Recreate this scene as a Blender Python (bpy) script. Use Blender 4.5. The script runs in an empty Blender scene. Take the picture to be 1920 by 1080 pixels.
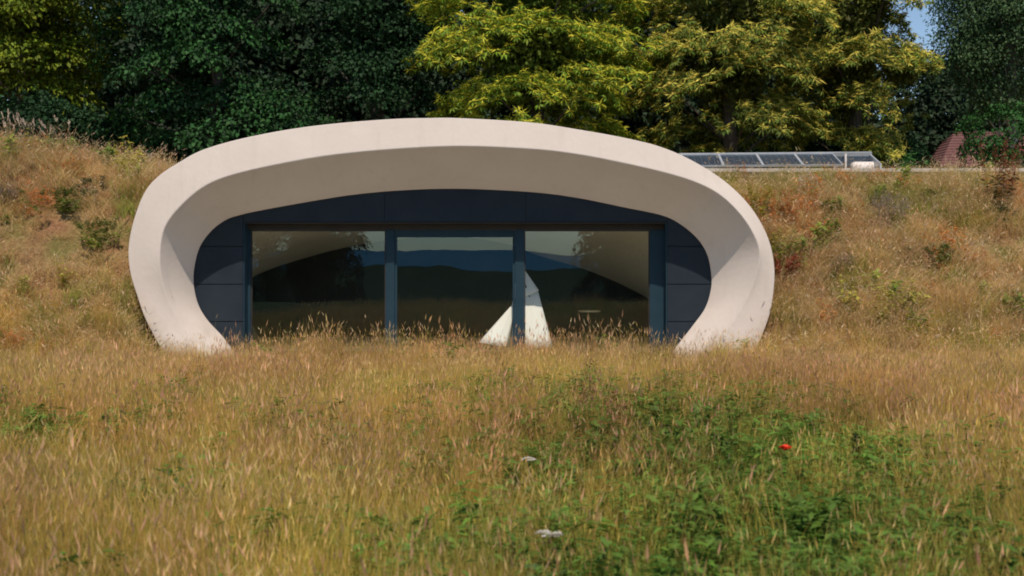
import bpy, bmesh, math, random
import numpy as np
from mathutils import Vector, Matrix

R = math.radians
SC = bpy.context.scene
COL = SC.collection
rng = np.random.default_rng(11)
random.seed(5)

# ------------------------------------------------------------------ camera, sky, sun, exposure
FPX, CAMY, CAMZ, HOR = 2200.0, -22.0, 1.9, 495.0          # focal length in photo pixels, camera place, eye-level row
cd = bpy.data.cameras.new('camera'); cam = bpy.data.objects.new('camera', cd); COL.objects.link(cam)
cam.location = (0, CAMY, CAMZ); cam.rotation_euler = (R(90), 0, 0)
cd.sensor_width = 36; cd.lens = FPX / 1920 * 36; cd.shift_y = -(540 - HOR) / 1920
cd.clip_start = 0.1; cd.clip_end = 12000
cd.dof.use_dof = True; cd.dof.focus_distance = 23.5; cd.dof.aperture_fstop = 2.6
SC.camera = cam

SUN_EL, SUN_AZ = 59.0, -3.0                                  # azimuth: degrees to the left of straight behind the camera
w = bpy.data.worlds.new('World'); SC.world = w; w.use_nodes = True
nt = w.node_tree; nt.nodes.clear()
sky = nt.nodes.new('ShaderNodeTexSky'); sky.sky_type = 'NISHITA'; sky.sun_disc = False
sky.sun_elevation = R(SUN_EL); sky.sun_rotation = R(180 + SUN_AZ); sky.altitude = 100
sky.air_density = 1.0; sky.dust_density = 0.25; sky.ozone_density = 2.0
bg = nt.nodes.new('ShaderNodeBackground'); bg.inputs['Strength'].default_value = 0.10
wo = nt.nodes.new('ShaderNodeOutputWorld')
nt.links.new(sky.outputs[0], bg.inputs[0]); nt.links.new(bg.outputs[0], wo.inputs[0])

sl = bpy.data.lights.new('sun', 'SUN'); sl.energy = 3.45; sl.angle = R(0.5); sl.color = (1.0, 0.85, 0.72)
sun = bpy.data.objects.new('sun', sl); COL.objects.link(sun)
sdir = Vector((-math.sin(R(SUN_AZ)) * math.cos(R(SUN_EL)), -math.cos(R(SUN_AZ)) * math.cos(R(SUN_EL)), math.sin(R(SUN_EL))))
sun.rotation_euler = sdir.to_track_quat('Z', 'Y').to_euler(); sun.location = (-3, -30, 40)

SC.view_settings.view_transform = 'Standard'; SC.view_settings.look = 'None'
SC.view_settings.exposure = 0.24; SC.view_settings.gamma = 1.0; SC.view_settings.use_curve_mapping = False
SC.render.engine = 'CYCLES'
SC.cycles.filter_width = 1.9
SC.cycles.max_bounces = 8; SC.cycles.diffuse_bounces = 6; SC.cycles.glossy_bounces = 3
SC.cycles.transmission_bounces = 4; SC.cycles.transparent_max_bounces = 10
SC.cycles.use_denoising = True

def at(px, py, Y):
    """a point of the facade measured in the photograph, as a place in metres at depth Y"""
    d = Y - CAMY
    return ((px - 960) / FPX * d, Y, CAMZ - (py - HOR) / FPX * d)

# ------------------------------------------------------------------ helpers
def tag(o, label=None, cat=None, group=None, kind=None):
    if label: o['label'] = label
    if cat: o['category'] = cat
    if group: o['group'] = group
    if kind: o['kind'] = kind
    return o

def empty(name, loc=(0, 0, 0), rz=0):
    o = bpy.data.objects.new(name, None); COL.objects.link(o)
    o.location = loc; o.rotation_euler = (0, 0, rz); o.empty_display_size = 0.2
    return o

def link(name, me, mat=None, parent=None):
    o = bpy.data.objects.new(name, me); COL.objects.link(o)
    if mat is not None and len(me.materials) == 0: me.materials.append(mat)
    if parent is not None: o.parent = parent
    return o

def mesh_np(name, V, F, col=None, smooth=False):
    """mesh from arrays: V (n,3), F (m,k) with k = 3 or 4, optional point colour (n,3)"""
    me = bpy.data.meshes.new(name)
    V = np.asarray(V, np.float32); F = np.asarray(F, np.int32)
    m, k = F.shape
    me.vertices.add(len(V)); me.vertices.foreach_set('co', V.ravel())
    me.loops.add(m * k); me.loops.foreach_set('vertex_index', F.ravel())
    me.polygons.add(m)
    me.polygons.foreach_set('loop_start', np.arange(0, m * k, k, dtype=np.int32))
    me.polygons.foreach_set('loop_total', np.full(m, k, np.int32))
    if smooth: me.polygons.foreach_set('use_smooth', np.ones(m, bool))
    me.update(calc_edges=True)
    if col is not None:
        a = me.attributes.new('col', 'FLOAT_COLOR', 'POINT')
        c = np.ones((len(V), 4), np.float32); c[:, :3] = col
        a.data.foreach_set('color', c.ravel())
    return me

class MB:
    """collects boxes, tubes and sheets into one mesh"""
    def __init__(s): s.v = []; s.f = []
    def add(s, vs, fs):
        b = len(s.v); s.v += [tuple(v) for v in vs]; s.f += [tuple(i + b for i in f) for f in fs]; return s
    def box(s, x0, x1, y0, y1, z0, z1):
        return s.add([(x, y, z) for z in (z0, z1) for y in (y0, y1) for x in (x0, x1)],
                     [(0, 2, 3, 1), (4, 5, 7, 6), (0, 1, 5, 4), (2, 6, 7, 3), (0, 4, 6, 2), (1, 3, 7, 5)])
    def tube(s, pts, rad, n=6, cap=True):
        pts = [Vector(p) for p in pts]; rings = []; up = Vector((0.31, 0.17, 0.93)).normalized()
        vs = []
        for i, p in enumerate(pts):
            t = (pts[min(i + 1, len(pts) - 1)] - pts[max(i - 1, 0)]).normalized()
            a = t.cross(up)
            if a.length < 1e-3: a = t.cross(Vector((1, 0, 0)))
            a.normalize(); b = t.cross(a); r = rad[i] if hasattr(rad, '__len__') else rad
            vs += [p + (a * math.cos(2 * math.pi * k / n) + b * math.sin(2 * math.pi * k / n)) * r for k in range(n)]
        fs = [(i * n + k, i * n + (k + 1) % n, (i + 1) * n + (k + 1) % n, (i + 1) * n + k) for i in range(len(pts) - 1) for k in range(n)]
        if cap: fs += [tuple(range(n))[::-1], tuple((len(pts) - 1) * n + k for k in range(n))]
        return s.add(vs, fs)
    def build(s, name, mat, parent=None, smooth=False, bevel=0):
        me = bpy.data.meshes.new(name); me.from_pydata(s.v, [], s.f); me.update()
        bm = bmesh.new(); bm.from_mesh(me); bmesh.ops.recalc_face_normals(bm, faces=bm.faces)
        if bevel: bmesh.ops.bevel(bm, geom=list(bm.edges), offset=bevel, segments=2, affect='EDGES', clamp_overlap=True)
        bm.to_mesh(me); bm.free()
        if smooth: me.polygons.foreach_set('use_smooth', np.ones(len(me.polygons), bool))
        return link(name, me, mat, parent)

def vnoise(x, y, seed=0):
    """smooth value noise in [0,1]"""
    x = np.asarray(x, float); y = np.asarray(y, float)
    xi = np.floor(x).astype(np.int64); yi = np.floor(y).astype(np.int64); xf = x - xi; yf = y - yi
    def hsh(i, j):
        n = (i * 374761393 + j * 668265263 + seed * 974711) & 0xffffffff
        n = ((n ^ (n >> 13)) * 1274126177) & 0xffffffff
        return ((n ^ (n >> 16)) & 0xffff) / 65535.0
    u = xf * xf * (3 - 2 * xf); v = yf * yf * (3 - 2 * yf)
    return (hsh(xi, yi) * (1 - u) + hsh(xi + 1, yi) * u) * (1 - v) + (hsh(xi, yi + 1) * (1 - u) + hsh(xi + 1, yi + 1) * u) * v
def fbm(x, y, seed=0):
    return (vnoise(x, y, seed) + .5 * vnoise(x * 2.1, y * 2.1, seed + 1) + .25 * vnoise(x * 4.3, y * 4.3, seed + 2)) / 1.75
def sstep(a, b, x):
    t = np.clip((np.asarray(x, float) - a) / (b - a), 0, 1); return t * t * (3 - 2 * t)

# ------------------------------------------------------------------ materials
def new_mat(name):
    m = bpy.data.materials.new(name); m.use_nodes = True; t = m.node_tree; t.nodes.clear()
    out = t.nodes.new('ShaderNodeOutputMaterial'); return m, t, out

def surf(name, c1, c2=None, scale=3.0, rough=0.6, metal=0.0, bump=0.0, bscale=60.0, spec=0.5, detail=6, stretch=(1, 1, 1)):
    """painted, plastered or wooden surface: two tones mixed by noise, fine bump"""
    m, t, out = new_mat(name)
    p = t.nodes.new('ShaderNodeBsdfPrincipled'); p.inputs['Roughness'].default_value = rough; p.inputs['Metallic'].default_value = metal
    p.inputs['Specular IOR Level'].default_value = spec
    tc = t.nodes.new('ShaderNodeTexCoord'); mp = t.nodes.new('ShaderNodeMapping'); mp.inputs['Scale'].default_value = stretch
    t.links.new(tc.outputs['Object'], mp.inputs[0])
    n = t.nodes.new('ShaderNodeTexNoise'); n.inputs['Scale'].default_value = scale; n.inputs['Detail'].default_value = detail
    t.links.new(mp.outputs[0], n.inputs['Vector'])
    r = t.nodes.new('ShaderNodeValToRGB'); r.color_ramp.elements[0].position = .35; r.color_ramp.elements[1].position = .68
    r.color_ramp.elements[0].color = (*c1, 1); r.color_ramp.elements[1].color = (*(c2 or c1), 1)
    t.links.new(n.outputs['Fac'], r.inputs[0]); t.links.new(r.outputs[0], p.inputs['Base Color'])
    if bump:
        n2 = t.nodes.new('ShaderNodeTexNoise'); n2.inputs['Scale'].default_value = bscale; n2.inputs['Detail'].default_value = 4
        t.links.new(mp.outputs[0], n2.inputs['Vector'])
        b = t.nodes.new('ShaderNodeBump'); b.inputs['Strength'].default_value = bump; b.inputs['Distance'].default_value = .02
        t.links.new(n2.outputs['Fac'], b.inputs['Height']); t.links.new(b.outputs[0], p.inputs['Normal'])
    t.links.new(p.outputs[0], out.inputs[0]); return m

def leafmat(name, trans=0.22, gloss=0.05, rough=0.45, tinted=False):
    """leaf or blade: colour from the plant's own colour attribute, thin and slightly translucent"""
    m, t, out = new_mat(name)
    a = t.nodes.new('ShaderNodeAttribute'); a.attribute_name = 'col'
    c = a.outputs['Color']
    if tinted:
        b = t.nodes.new('ShaderNodeAttribute'); b.attribute_name = 'tint'; b.attribute_type = 'INSTANCER'
        mx = t.nodes.new('ShaderNodeMix'); mx.data_type = 'RGBA'; mx.blend_type = 'MULTIPLY'; mx.inputs[0].default_value = 1
        t.links.new(c, mx.inputs[6]); t.links.new(b.outputs['Color'], mx.inputs[7]); c = mx.outputs[2]
    d = t.nodes.new('ShaderNodeBsdfDiffuse'); tr = t.nodes.new('ShaderNodeBsdfTranslucent'); g = t.nodes.new('ShaderNodeBsdfGlossy')
    g.inputs['Roughness'].default_value = rough
    t.links.new(c, d.inputs[0]); t.links.new(c, tr.inputs[0])
    m1 = t.nodes.new('ShaderNodeMixShader'); m1.inputs[0].default_value = trans
    t.links.new(d.outputs[0], m1.inputs[1]); t.links.new(tr.outputs[0], m1.inputs[2])
    m2 = t.nodes.new('ShaderNodeMixShader'); m2.inputs[0].default_value = gloss
    t.links.new(m1.outputs[0], m2.inputs[1]); t.links.new(g.outputs[0], m2.inputs[2])
    t.links.new(m2.outputs[0], out.inputs[0]); return m

def glassmat(name, refl=0.12, tint=(.94, .96, .94)):
    """thin coated pane: see-through, with a mirror share that grows at grazing angles"""
    m, t, out = new_mat(name)
    tr = t.nodes.new('ShaderNodeBsdfTransparent'); tr.inputs[0].default_value = (*tint, 1)
    g = t.nodes.new('ShaderNodeBsdfGlossy'); g.inputs['Roughness'].default_value = 0.0; g.inputs['Color'].default_value = (.64, .87, 1, 1)
    lw = t.nodes.new('ShaderNodeLayerWeight'); lw.inputs['Blend'].default_value = .5           # same from both sides of the pane
    pw = t.nodes.new('ShaderNodeMath'); pw.operation = 'POWER'; pw.inputs[1].default_value = 5; t.links.new(lw.outputs['Facing'], pw.inputs[0])
    ad = t.nodes.new('ShaderNodeMath'); ad.operation = 'MULTIPLY_ADD'; ad.inputs[1].default_value = .85; ad.inputs[2].default_value = refl; ad.use_clamp = True
    t.links.new(pw.outputs[0], ad.inputs[0])
    n = t.nodes.new('ShaderNodeTexNoise'); n.inputs['Scale'].default_value = 0.9
    tc = t.nodes.new('ShaderNodeTexCoord'); t.links.new(tc.outputs['Object'], n.inputs['Vector'])
    b = t.nodes.new('ShaderNodeBump'); b.inputs['Strength'].default_value = .05; b.inputs['Distance'].default_value = .02
    t.links.new(n.outputs['Fac'], b.inputs['Height']); t.links.new(b.outputs[0], g.inputs['Normal'])
    mx = t.nodes.new('ShaderNodeMixShader'); t.links.new(ad.outputs[0], mx.inputs[0])
    t.links.new(tr.outputs[0], mx.inputs[1]); t.links.new(g.outputs[0], mx.inputs[2])
    t.links.new(mx.outputs[0], out.inputs[0]); return m

M = {}
def render_mat():
    """painted render: faint mottling, thin rain streaks, splashed soil and algae close to the ground"""
    m, t, out = new_mat('white_render')
    p = t.nodes.new('ShaderNodeBsdfPrincipled'); p.inputs['Roughness'].default_value = .8; p.inputs['Specular IOR Level'].default_value = .2
    tc = t.nodes.new('ShaderNodeTexCoord')
    def noise(sc, d=5, st=(1, 1, 1)):
        mp = t.nodes.new('ShaderNodeMapping'); mp.inputs['Scale'].default_value = st; t.links.new(tc.outputs['Object'], mp.inputs[0])
        n = t.nodes.new('ShaderNodeTexNoise'); n.inputs['Scale'].default_value = sc; n.inputs['Detail'].default_value = d; t.links.new(mp.outputs[0], n.inputs['Vector']); return n.outputs['Fac']
    def rng_(f, a, b, c, d):
        r = t.nodes.new('ShaderNodeMapRange'); r.inputs[1].default_value, r.inputs[2].default_value, r.inputs[3].default_value, r.inputs[4].default_value = a, b, c, d; t.links.new(f, r.inputs[0]); return r.outputs[0]
    def mix(f, a, b):
        x = t.nodes.new('ShaderNodeMix'); x.data_type = 'RGBA'
        for sock, v in ((0, f), (6, a), (7, b)):
            if isinstance(v, tuple): x.inputs[sock].default_value = (*v, 1)
            else: t.links.new(v, x.inputs[sock])
        return x.outputs[2]
    def mul(a, b):
        x = t.nodes.new('ShaderNodeMath'); x.operation = 'MULTIPLY'; t.links.new(a, x.inputs[0]); t.links.new(b, x.inputs[1]); return x.outputs[0]
    c = mix(rng_(noise(1.1), .35, .7, 0, 1), (.665, .598, .528), (.70, .632, .562))
    c = mix(rng_(noise(5.0, 4, (1.0, 1.0, .10)), .56, .78, 0, .30), c, (.52, .47, .40))
    sx = t.nodes.new('ShaderNodeSeparateXYZ'); t.links.new(tc.outputs['Object'], sx.inputs[0])
    c = mix(mul(rng_(sx.outputs['Z'], 1.0, .05, 0, 1), rng_(noise(3.5, 6), .42, .66, 0, .55)), c, (.36, .31, .22))
    t.links.new(c, p.inputs['Base Color'])
    b_ = t.nodes.new('ShaderNodeBump'); b_.inputs['Strength'].default_value = .16; b_.inputs['Distance'].default_value = .03; t.links.new(noise(9, 8), b_.inputs['Height']); t.links.new(b_.outputs[0], p.inputs['Normal'])
    t.links.new(p.outputs[0], out.inputs[0]); return m
M['render'] = render_mat()
M['clad'] = surf('dark_cladding', (.019, .028, .038), (.025, .035, .045), 2.0, .5, bump=.05, spec=.12)
M['backing'] = surf('black_backing', (.012, .014, .018), None, 2, .8)
M['frame'] = surf('dark_blue_aluminium', (.018, .042, .060), (.022, .048, .067), 3, .5, spec=.12)
M['head'] = surf('brown_grey_frame', (.040, .037, .034), (.05, .045, .04), 3, .5, spec=.15)
M['glass'] = glassmat('window_glass')
M['plaster'] = surf('cream_plaster', (.78, .74, .58), (.82, .78, .63), 1.2, .85, bump=.05)
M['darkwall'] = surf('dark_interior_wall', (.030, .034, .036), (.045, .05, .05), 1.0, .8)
M['floorin'] = surf('pale_screed_floor', (.50, .46, .38), (.58, .53, .45), 2.0, .7, stretch=(1, 8, 1))
M['canvas'] = surf('white_canvas', (.86, .86, .80), (.89, .89, .83), 3, .9, bump=.15, bscale=25)
M['wood'] = surf('pale_wood', (.45, .33, .18), (.55, .42, .26), 4, .6, stretch=(6, 1, 1))
M['concrete'] = surf('pale_concrete', (.46, .43, .38), (.60, .57, .51), 2.5, .85, bump=.2, bscale=30)
M['wallgrey'] = surf('grey_concrete', (.20, .185, .15), (.30, .275, .23), 1.5, .9, bump=.2, bscale=25)
M['alu'] = surf('pale_metal', (.42, .46, .48), (.52, .55, .57), 4, .45, metal=.3)
M['busbar'] = surf('cell_busbar', (.12, .15, .18), (.16, .19, .22), 6, .4)
M['cell'] = surf('solar_cell', (.035, .05, .075), (.055, .075, .10), 9, .22, spec=.6)
M['tankwhite'] = surf('white_plastic', (.70, .64, .58), (.76, .70, .64), 3, .6)
M['bark'] = surf('bark', (.055, .042, .032), (.11, .09, .07), 6, .9, bump=.5, bscale=14, stretch=(3, 3, .5))
M['barkpale'] = surf('pale_bark', (.30, .28, .25), (.42, .40, .36), 6, .9, bump=.3, bscale=14)
M['tile'] = surf('red_roof_tile', (.12, .052, .046), (.17, .078, .068), 8, .85)
M['brick'] = surf('house_wall', (.35, .27, .21), (.42, .33, .27), 5, .9)
M['leaf'] = leafmat('leaf', .14, .012, .6)
M['blade'] = leafmat('grass_blade', .42, .015, .6, tinted=True)
M['plant'] = leafmat('plant_leaf', .28, .03)

def soil_mat():
    m, t, out = new_mat('meadow_soil')
    p = t.nodes.new('ShaderNodeBsdfPrincipled'); p.inputs['Roughness'].default_value = .95; p.inputs['Specular IOR Level'].default_value = .1
    tc = t.nodes.new('ShaderNodeTexCoord')
    def noise(s, d=6):
        n = t.nodes.new('ShaderNodeTexNoise'); n.inputs['Scale'].default_value = s; n.inputs['Detail'].default_value = d
        t.links.new(tc.outputs['Object'], n.inputs['Vector']); return n.outputs['Fac']
    def ramp(f, cols):
        r = t.nodes.new('ShaderNodeValToRGB'); e = r.color_ramp.elements
        e[0].position, e[0].color = cols[0][0], (*cols[0][1], 1); e[1].position, e[1].color = cols[-1][0], (*cols[-1][1], 1)
        for q, c in cols[1:-1]:
            k = e.new(q); k.color = (*c, 1)
        t.links.new(f, r.inputs[0]); return r.outputs[0]
    a = ramp(noise(1.1), [(.32, (.30, .16, .085)), (.5, (.30, .205, .09)), (.68, (.17, .16, .05))])
    b = ramp(noise(14), [(.3, (.55, .5, .45)), (.7, (1, 1, 1))])
    mx = t.nodes.new('ShaderNodeMix'); mx.data_type = 'RGBA'; mx.blend_type = 'MULTIPLY'; mx.inputs[0].default_value = 1
    sx = t.nodes.new('ShaderNodeSeparateXYZ'); t.links.new(tc.outputs['Object'], sx.inputs[0])
    mr = t.nodes.new('ShaderNodeMapRange'); mr.inputs['From Min'].default_value = -19; mr.inputs['From Max'].default_value = -24; t.links.new(sx.outputs['Y'], mr.inputs['Value'])
    far = ramp(noise(.15), [(.3, (.035, .065, .016)), (.7, (.055, .085, .024))])                # green pasture beyond the hay meadow
    mf = t.nodes.new('ShaderNodeMix'); mf.data_type = 'RGBA'; t.links.new(mr.outputs[0], mf.inputs[0]); t.links.new(a, mf.inputs[6]); t.links.new(far, mf.inputs[7]); a = mf.outputs[2]
    t.links.new(a, mx.inputs[6]); t.links.new(b, mx.inputs[7]); t.links.new(mx.outputs[2], p.inputs['Base Color'])
    bp = t.nodes.new('ShaderNodeBump'); bp.inputs['Strength'].default_value = .8; bp.inputs['Distance'].default_value = .05
    t.links.new(noise(22), bp.inputs['Height']); t.links.new(bp.outputs[0], p.inputs['Normal'])
    t.links.new(p.outputs[0], out.inputs[0]); return m
M['soil'] = soil_mat()
M['hill'] = surf('far_hill_haze_blue', (.045, .15, .24), (.06, .165, .255), .004, .95, spec=.0)  # blue of the distant air painted into the hills' base colour

# ------------------------------------------------------------------ terrain
HX = -1.13                                                   # the house's own axis
def height(x, y):
    x = np.asarray(x, float); y = np.asarray(y, float)
    left = sstep(-0.5, -2.0, x)
    crest = left * np.clip(3.80 + (-7.6 - x) * .17, 3.7, 4.55) + (1 - left) * 3.86
    y1 = left * 3.4 + (1 - left) * 4.9; y0 = left * -1.7 + (1 - left) * -1.5
    t = np.clip((y - y0) / (y1 - y0), 0, 1)
    ramp = t * .55 + .45 * (t * t * (3 - 2 * t))
    ramp = np.where(t < .12, ramp * (t / .12) ** .6, ramp)
    bump = (fbm(x * .8, y * .8, 3) - .5) * .5 * np.sin(np.pi * t) + (fbm(x * 2.2, y * 2.2, 9) - .5) * .22 * np.sin(np.pi * t)
    bank = crest * ramp + bump
    dd = np.abs(x - HX); dd = np.where((x > 0) & (y > 1.5), 5.35 + (dd - 5.35) * 2.3, dd)       # earth packed close to the right shoulder
    flank = sstep(5.35, 6.5, dd) * (y < 9) + (y >= 9) * 1.0
    flank = np.maximum(flank, sstep(6.5, 9, y))
    z = bank * flank
    z = z + (fbm(x * .35, y * .35, 5) - .5) * .16 * sstep(-2.0, -5.0, y)
    z = z + 16 * sstep(56, 130, y)
    z = z - 14 * sstep(-32, -160, y) - 45 * sstep(-160, -900, y)
    return z

def axis(fine0, fine1, step, far):
    a = list(np.arange(fine0, fine1 + step / 2, step)); lo = []; d = step
    x = fine0
    while x > -far: d *= 1.35; x -= d; lo.append(x)
    hi = []; d = step; x = fine1
    while x < far: d *= 1.35; x += d; hi.append(x)
    return np.array(lo[::-1] + a + hi)
xs = axis(-16, 18, .25, 4200); ys = axis(-24, 12, .25, 4200)
GX, GY = np.meshgrid(xs, ys); GZ = height(GX, GY)
V = np.stack([GX.ravel(), GY.ravel(), GZ.ravel()], 1); nx = len(xs)
I, J = np.meshgrid(np.arange(nx - 1), np.arange(len(ys) - 1)); I = I.ravel(); J = J.ravel()
F = np.stack([J * nx + I, J * nx + I + 1, (J + 1) * nx + I + 1, (J + 1) * nx + I], 1)
cxm = (xs[I] + xs[I + 1]) / 2; cym = (ys[J] + ys[J + 1]) / 2
F = F[~((np.abs(cxm - HX) < 5.4) & (cym > 1.12) & (cym < 7.0))]           # the room is under here
ground = link('ground', mesh_np('ground', V, F, smooth=True), M['soil']); tag(ground, 'sloping meadow ground with banks beside the house', None, None, 'structure')

# far wooded hills behind the photographer: they show mirrored in the glass
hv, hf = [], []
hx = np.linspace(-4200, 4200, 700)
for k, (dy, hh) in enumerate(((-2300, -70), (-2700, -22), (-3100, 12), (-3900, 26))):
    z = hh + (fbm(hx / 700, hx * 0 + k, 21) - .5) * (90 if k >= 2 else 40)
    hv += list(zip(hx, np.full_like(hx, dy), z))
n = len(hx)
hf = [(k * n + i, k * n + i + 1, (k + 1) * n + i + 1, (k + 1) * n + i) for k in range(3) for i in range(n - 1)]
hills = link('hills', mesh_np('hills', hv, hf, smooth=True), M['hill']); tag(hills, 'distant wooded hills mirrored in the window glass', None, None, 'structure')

rv = []
for k, (dy, hh) in enumerate(((-900, -62), (-1150, -30), (-1400, -5), (-1700, -30))):
    rv += list(zip(hx, np.full_like(hx, dy), hh + (fbm(hx / 160, hx * 0 + 9, 23) - .5) * 16 * (k > 0) + (vnoise(hx / 21, hx * 0 + k, 29) - .5) * 6))
M['ridge'] = surf('near_wooded_ridge', (.022, .042, .03), (.035, .06, .035), .02, .95, spec=.0)
ridge = link('wooded_ridge', mesh_np('wooded_ridge', rv, hf, smooth=True), M['ridge']); tag(ridge, 'nearer dark wooded ridge mirrored in the window glass', None, None, 'structure')

# ------------------------------------------------------------------ the earth-sheltered house
def resample(P, n, smooth=3):
    P = np.asarray(P, float); d = np.r_[0, np.cumsum(np.linalg.norm(np.diff(P, axis=0), axis=1))]; d /= d[-1]
    t = np.linspace(0, 1, n * 4)
    # Catmull-Rom through the measured points
    Q = np.vstack([2 * P[0] - P[1], P, 2 * P[-1] - P[-2]]); out = []
    idx = np.clip(np.searchsorted(d, t, 'right') - 1, 0, len(P) - 2)
    for ti, i in zip(t, idx):
        u = (ti - d[i]) / (d[i + 1] - d[i]); p0, p1, p2, p3 = Q[i], Q[i + 1], Q[i + 2], Q[i + 3]
        out.append(.5 * (2 * p1 + (p2 - p0) * u + (2 * p0 - 5 * p1 + 4 * p2 - p3) * u ** 2 + (-p0 + 3 * p1 - 3 * p2 + p3) * u ** 3))
    out = np.array(out)
    for _ in range(smooth * 6):
        out[1:-1] = out[1:-1] * .5 + (out[:-2] + out[2:]) * .25
    d = np.r_[0, np.cumsum(np.linalg.norm(np.diff(out, axis=0), axis=1))]; d /= d[-1]; t = np.linspace(0, 1, n)
    return np.stack([np.interp(t, d, out[:, k]) for k in range(2)], 1)

OUTER = [(330, 705), (302, 655), (273, 600), (257, 555), (243, 507), (241, 458), (253, 404), (273, 356), (300, 327), (335, 304), (376, 282), (442, 262),
         (531, 244), (620, 232), (731, 223), (800, 221), (860, 221), (993, 229), (1082, 242), (1171, 258), (1242, 276), (1304, 304), (1362, 342),
         (1407, 387), (1438, 440), (1451, 489), (1452, 533), (1444, 587), (1427, 636), (1402, 700)]
CREASE = [(400, 705), (362, 650), (330, 600), (310, 550), (300, 500), (302, 450), (314, 416), (349, 376), (389, 346), (442, 326), (531, 306), (620, 291),
          (731, 280), (860, 274), (993, 279), (1082, 289), (1171, 306), (1260, 327), (1318, 347), (1358, 371), (1393, 407), (1416, 444), (1425, 475),
          (1420, 520), (1402, 570), (1372, 618), (1345, 655), (1310, 702)]
INNER = [(480, 708), (438, 658), (416, 629), (389, 600), (371, 569), (363, 530), (365, 498), (375, 462), (398, 431), (424, 412), (447, 404), (487, 395),
         (575, 379), (664, 365), (753, 357), (860, 354), (993, 360), (1082, 371), (1171, 389), (1242, 404), (1278, 422), (1309, 449), (1327, 480),
         (1334, 520), (1332, 547), (1322, 578), (1300, 609), (1260, 660), (1222, 706)]
NS = 240
def to3(c, Y): return np.array([at(px, py, Y) for px, py in c])
DIN = 0.95
o3 = to3(resample(OUTER, NS), 0.10); c3 = to3(resample(CREASE, NS), 0.0); i3 = to3(resample(INNER, NS), DIN)
ctr = np.array([HX, 0, 1.3])
def lerp(a, b, t): return a * (1 - t) + b * t
def grow(p, s, Y):
    q = ctr + (p - ctr) * np.array([s, 1, s]); q[:, 1] = Y; return q
rows = []
back = grow(o3, .90, 7.6); back[:, 2] -= .55
mid = grow(o3, .99, 3.0); mid[:, 2] -= .12
rows += [back, mid, grow(o3, 1.0, .55), grow(o3, 1.0, .20)]
rows += [grow(o3, .9995, .125), lerp(o3, c3, .012), lerp(o3, c3, .03)]       # tight outer arris
melt = sstep(2.15, .2, c3[:, 2])[:, None]
def prof(t):
    # 0..1 across the face, 1..2 down the reveal; near the feet the crease melts into one curve
    u = t / 2; bez = o3 * (1 - u) ** 2 + 2 * u * (1 - u) * c3 + i3 * u * u
    sharp = lerp(o3, c3, t) if t <= 1 else lerp(c3, i3, t - 1)
    return lerp(sharp, bez, melt)
rows += [prof(t) for t in (.1, .25, .42, .6, .78, .9, .96, .985, 1.012, 1.03, 1.06, 1.14, 1.28, 1.42, 1.58, 1.74, 1.88, 1.96, 1.99)] + [i3]
rows += [grow(i3, 1.005, DIN + .03), grow(i3, 1.03, DIN + .5)]
SV = np.vstack(rows); nr = len(rows)
SF = [(r * NS + i, r * NS + i + 1, (r + 1) * NS + i + 1, (r + 1) * NS + i) for r in range(nr - 1) for i in range(NS - 1)]
house = empty('earth_sheltered_house', (HX, 0, 0))
tag(house, 'low earth-sheltered house with a white oval arch round dark glazing', 'house')
def hpart(o): o.location = (-HX, 0, 0); o.parent = house; return o     # parts are measured in world metres
shell_me = mesh_np('shell', SV, np.array(SF)[:, ::-1], smooth=True)
hpart(link('shell', shell_me, M['render']))['label'] = 'smooth white rendered oval arch with a deep flared reveal'

CLY, GLY = 0.98, 1.33
def X(px, Y): return at(px, 0, Y)[0]
def Z(py, Y): return at(0, py, Y)[2]
ox0, ox1, oz1 = X(456, CLY), X(1251, CLY), Z(417, CLY)
# black backing wall round the opening
b = MB(); bx = [(-6.5, -.2), (ox0, -.2), (ox0, oz1), (ox1, oz1), (ox1, -.2), (4.15, -.2), (4.15, 2.92), (2.6, 3.42), (-4.9, 3.42), (-6.5, 2.92)]; nb_ = len(bx)
b.add([(x, CLY + .03, z) for x, z in bx] + [(x, CLY + .12, z) for x, z in bx],
      [(0, 1, 2, 9), (2, 8, 9), (2, 3, 7, 8), (3, 6, 7), (3, 4, 5, 6)] + [tuple(q + nb_ for q in f)[::-1] for f in ((0, 1, 2, 9), (2, 8, 9), (2, 3, 7, 8), (3, 6, 7), (3, 4, 5, 6))] + [(k, k + nb_, (k + 1) % nb_ + nb_, (k + 1) % nb_) for k in range(nb_)])
hpart(b.build('backing_wall', M['backing']))
zr = [-.1, Z(603, CLY), Z(533, CLY), Z(462, CLY), 2.92]
g = .007
for x0, x1 in ((-6.48, ox0), (ox1, 4.13)):
    for k in range(4):
        p = MB().box(x0 + g, x1 - g, CLY, CLY + .032, zr[k] + g, zr[k + 1] - g); hpart(p.build('cladding_panel', M['clad'], bevel=.003))
nf = 3
for k in range(nf):
    x0 = ox0 + (ox1 - ox0) * k / nf; x1 = ox0 + (ox1 - ox0) * (k + 1) / nf
    hpart(MB().box(x0 + .0025, x1 - .0025, CLY, CLY + .032, oz1 + .012, 3.42).build('cladding_panel', M['clad'], bevel=.003))
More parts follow.
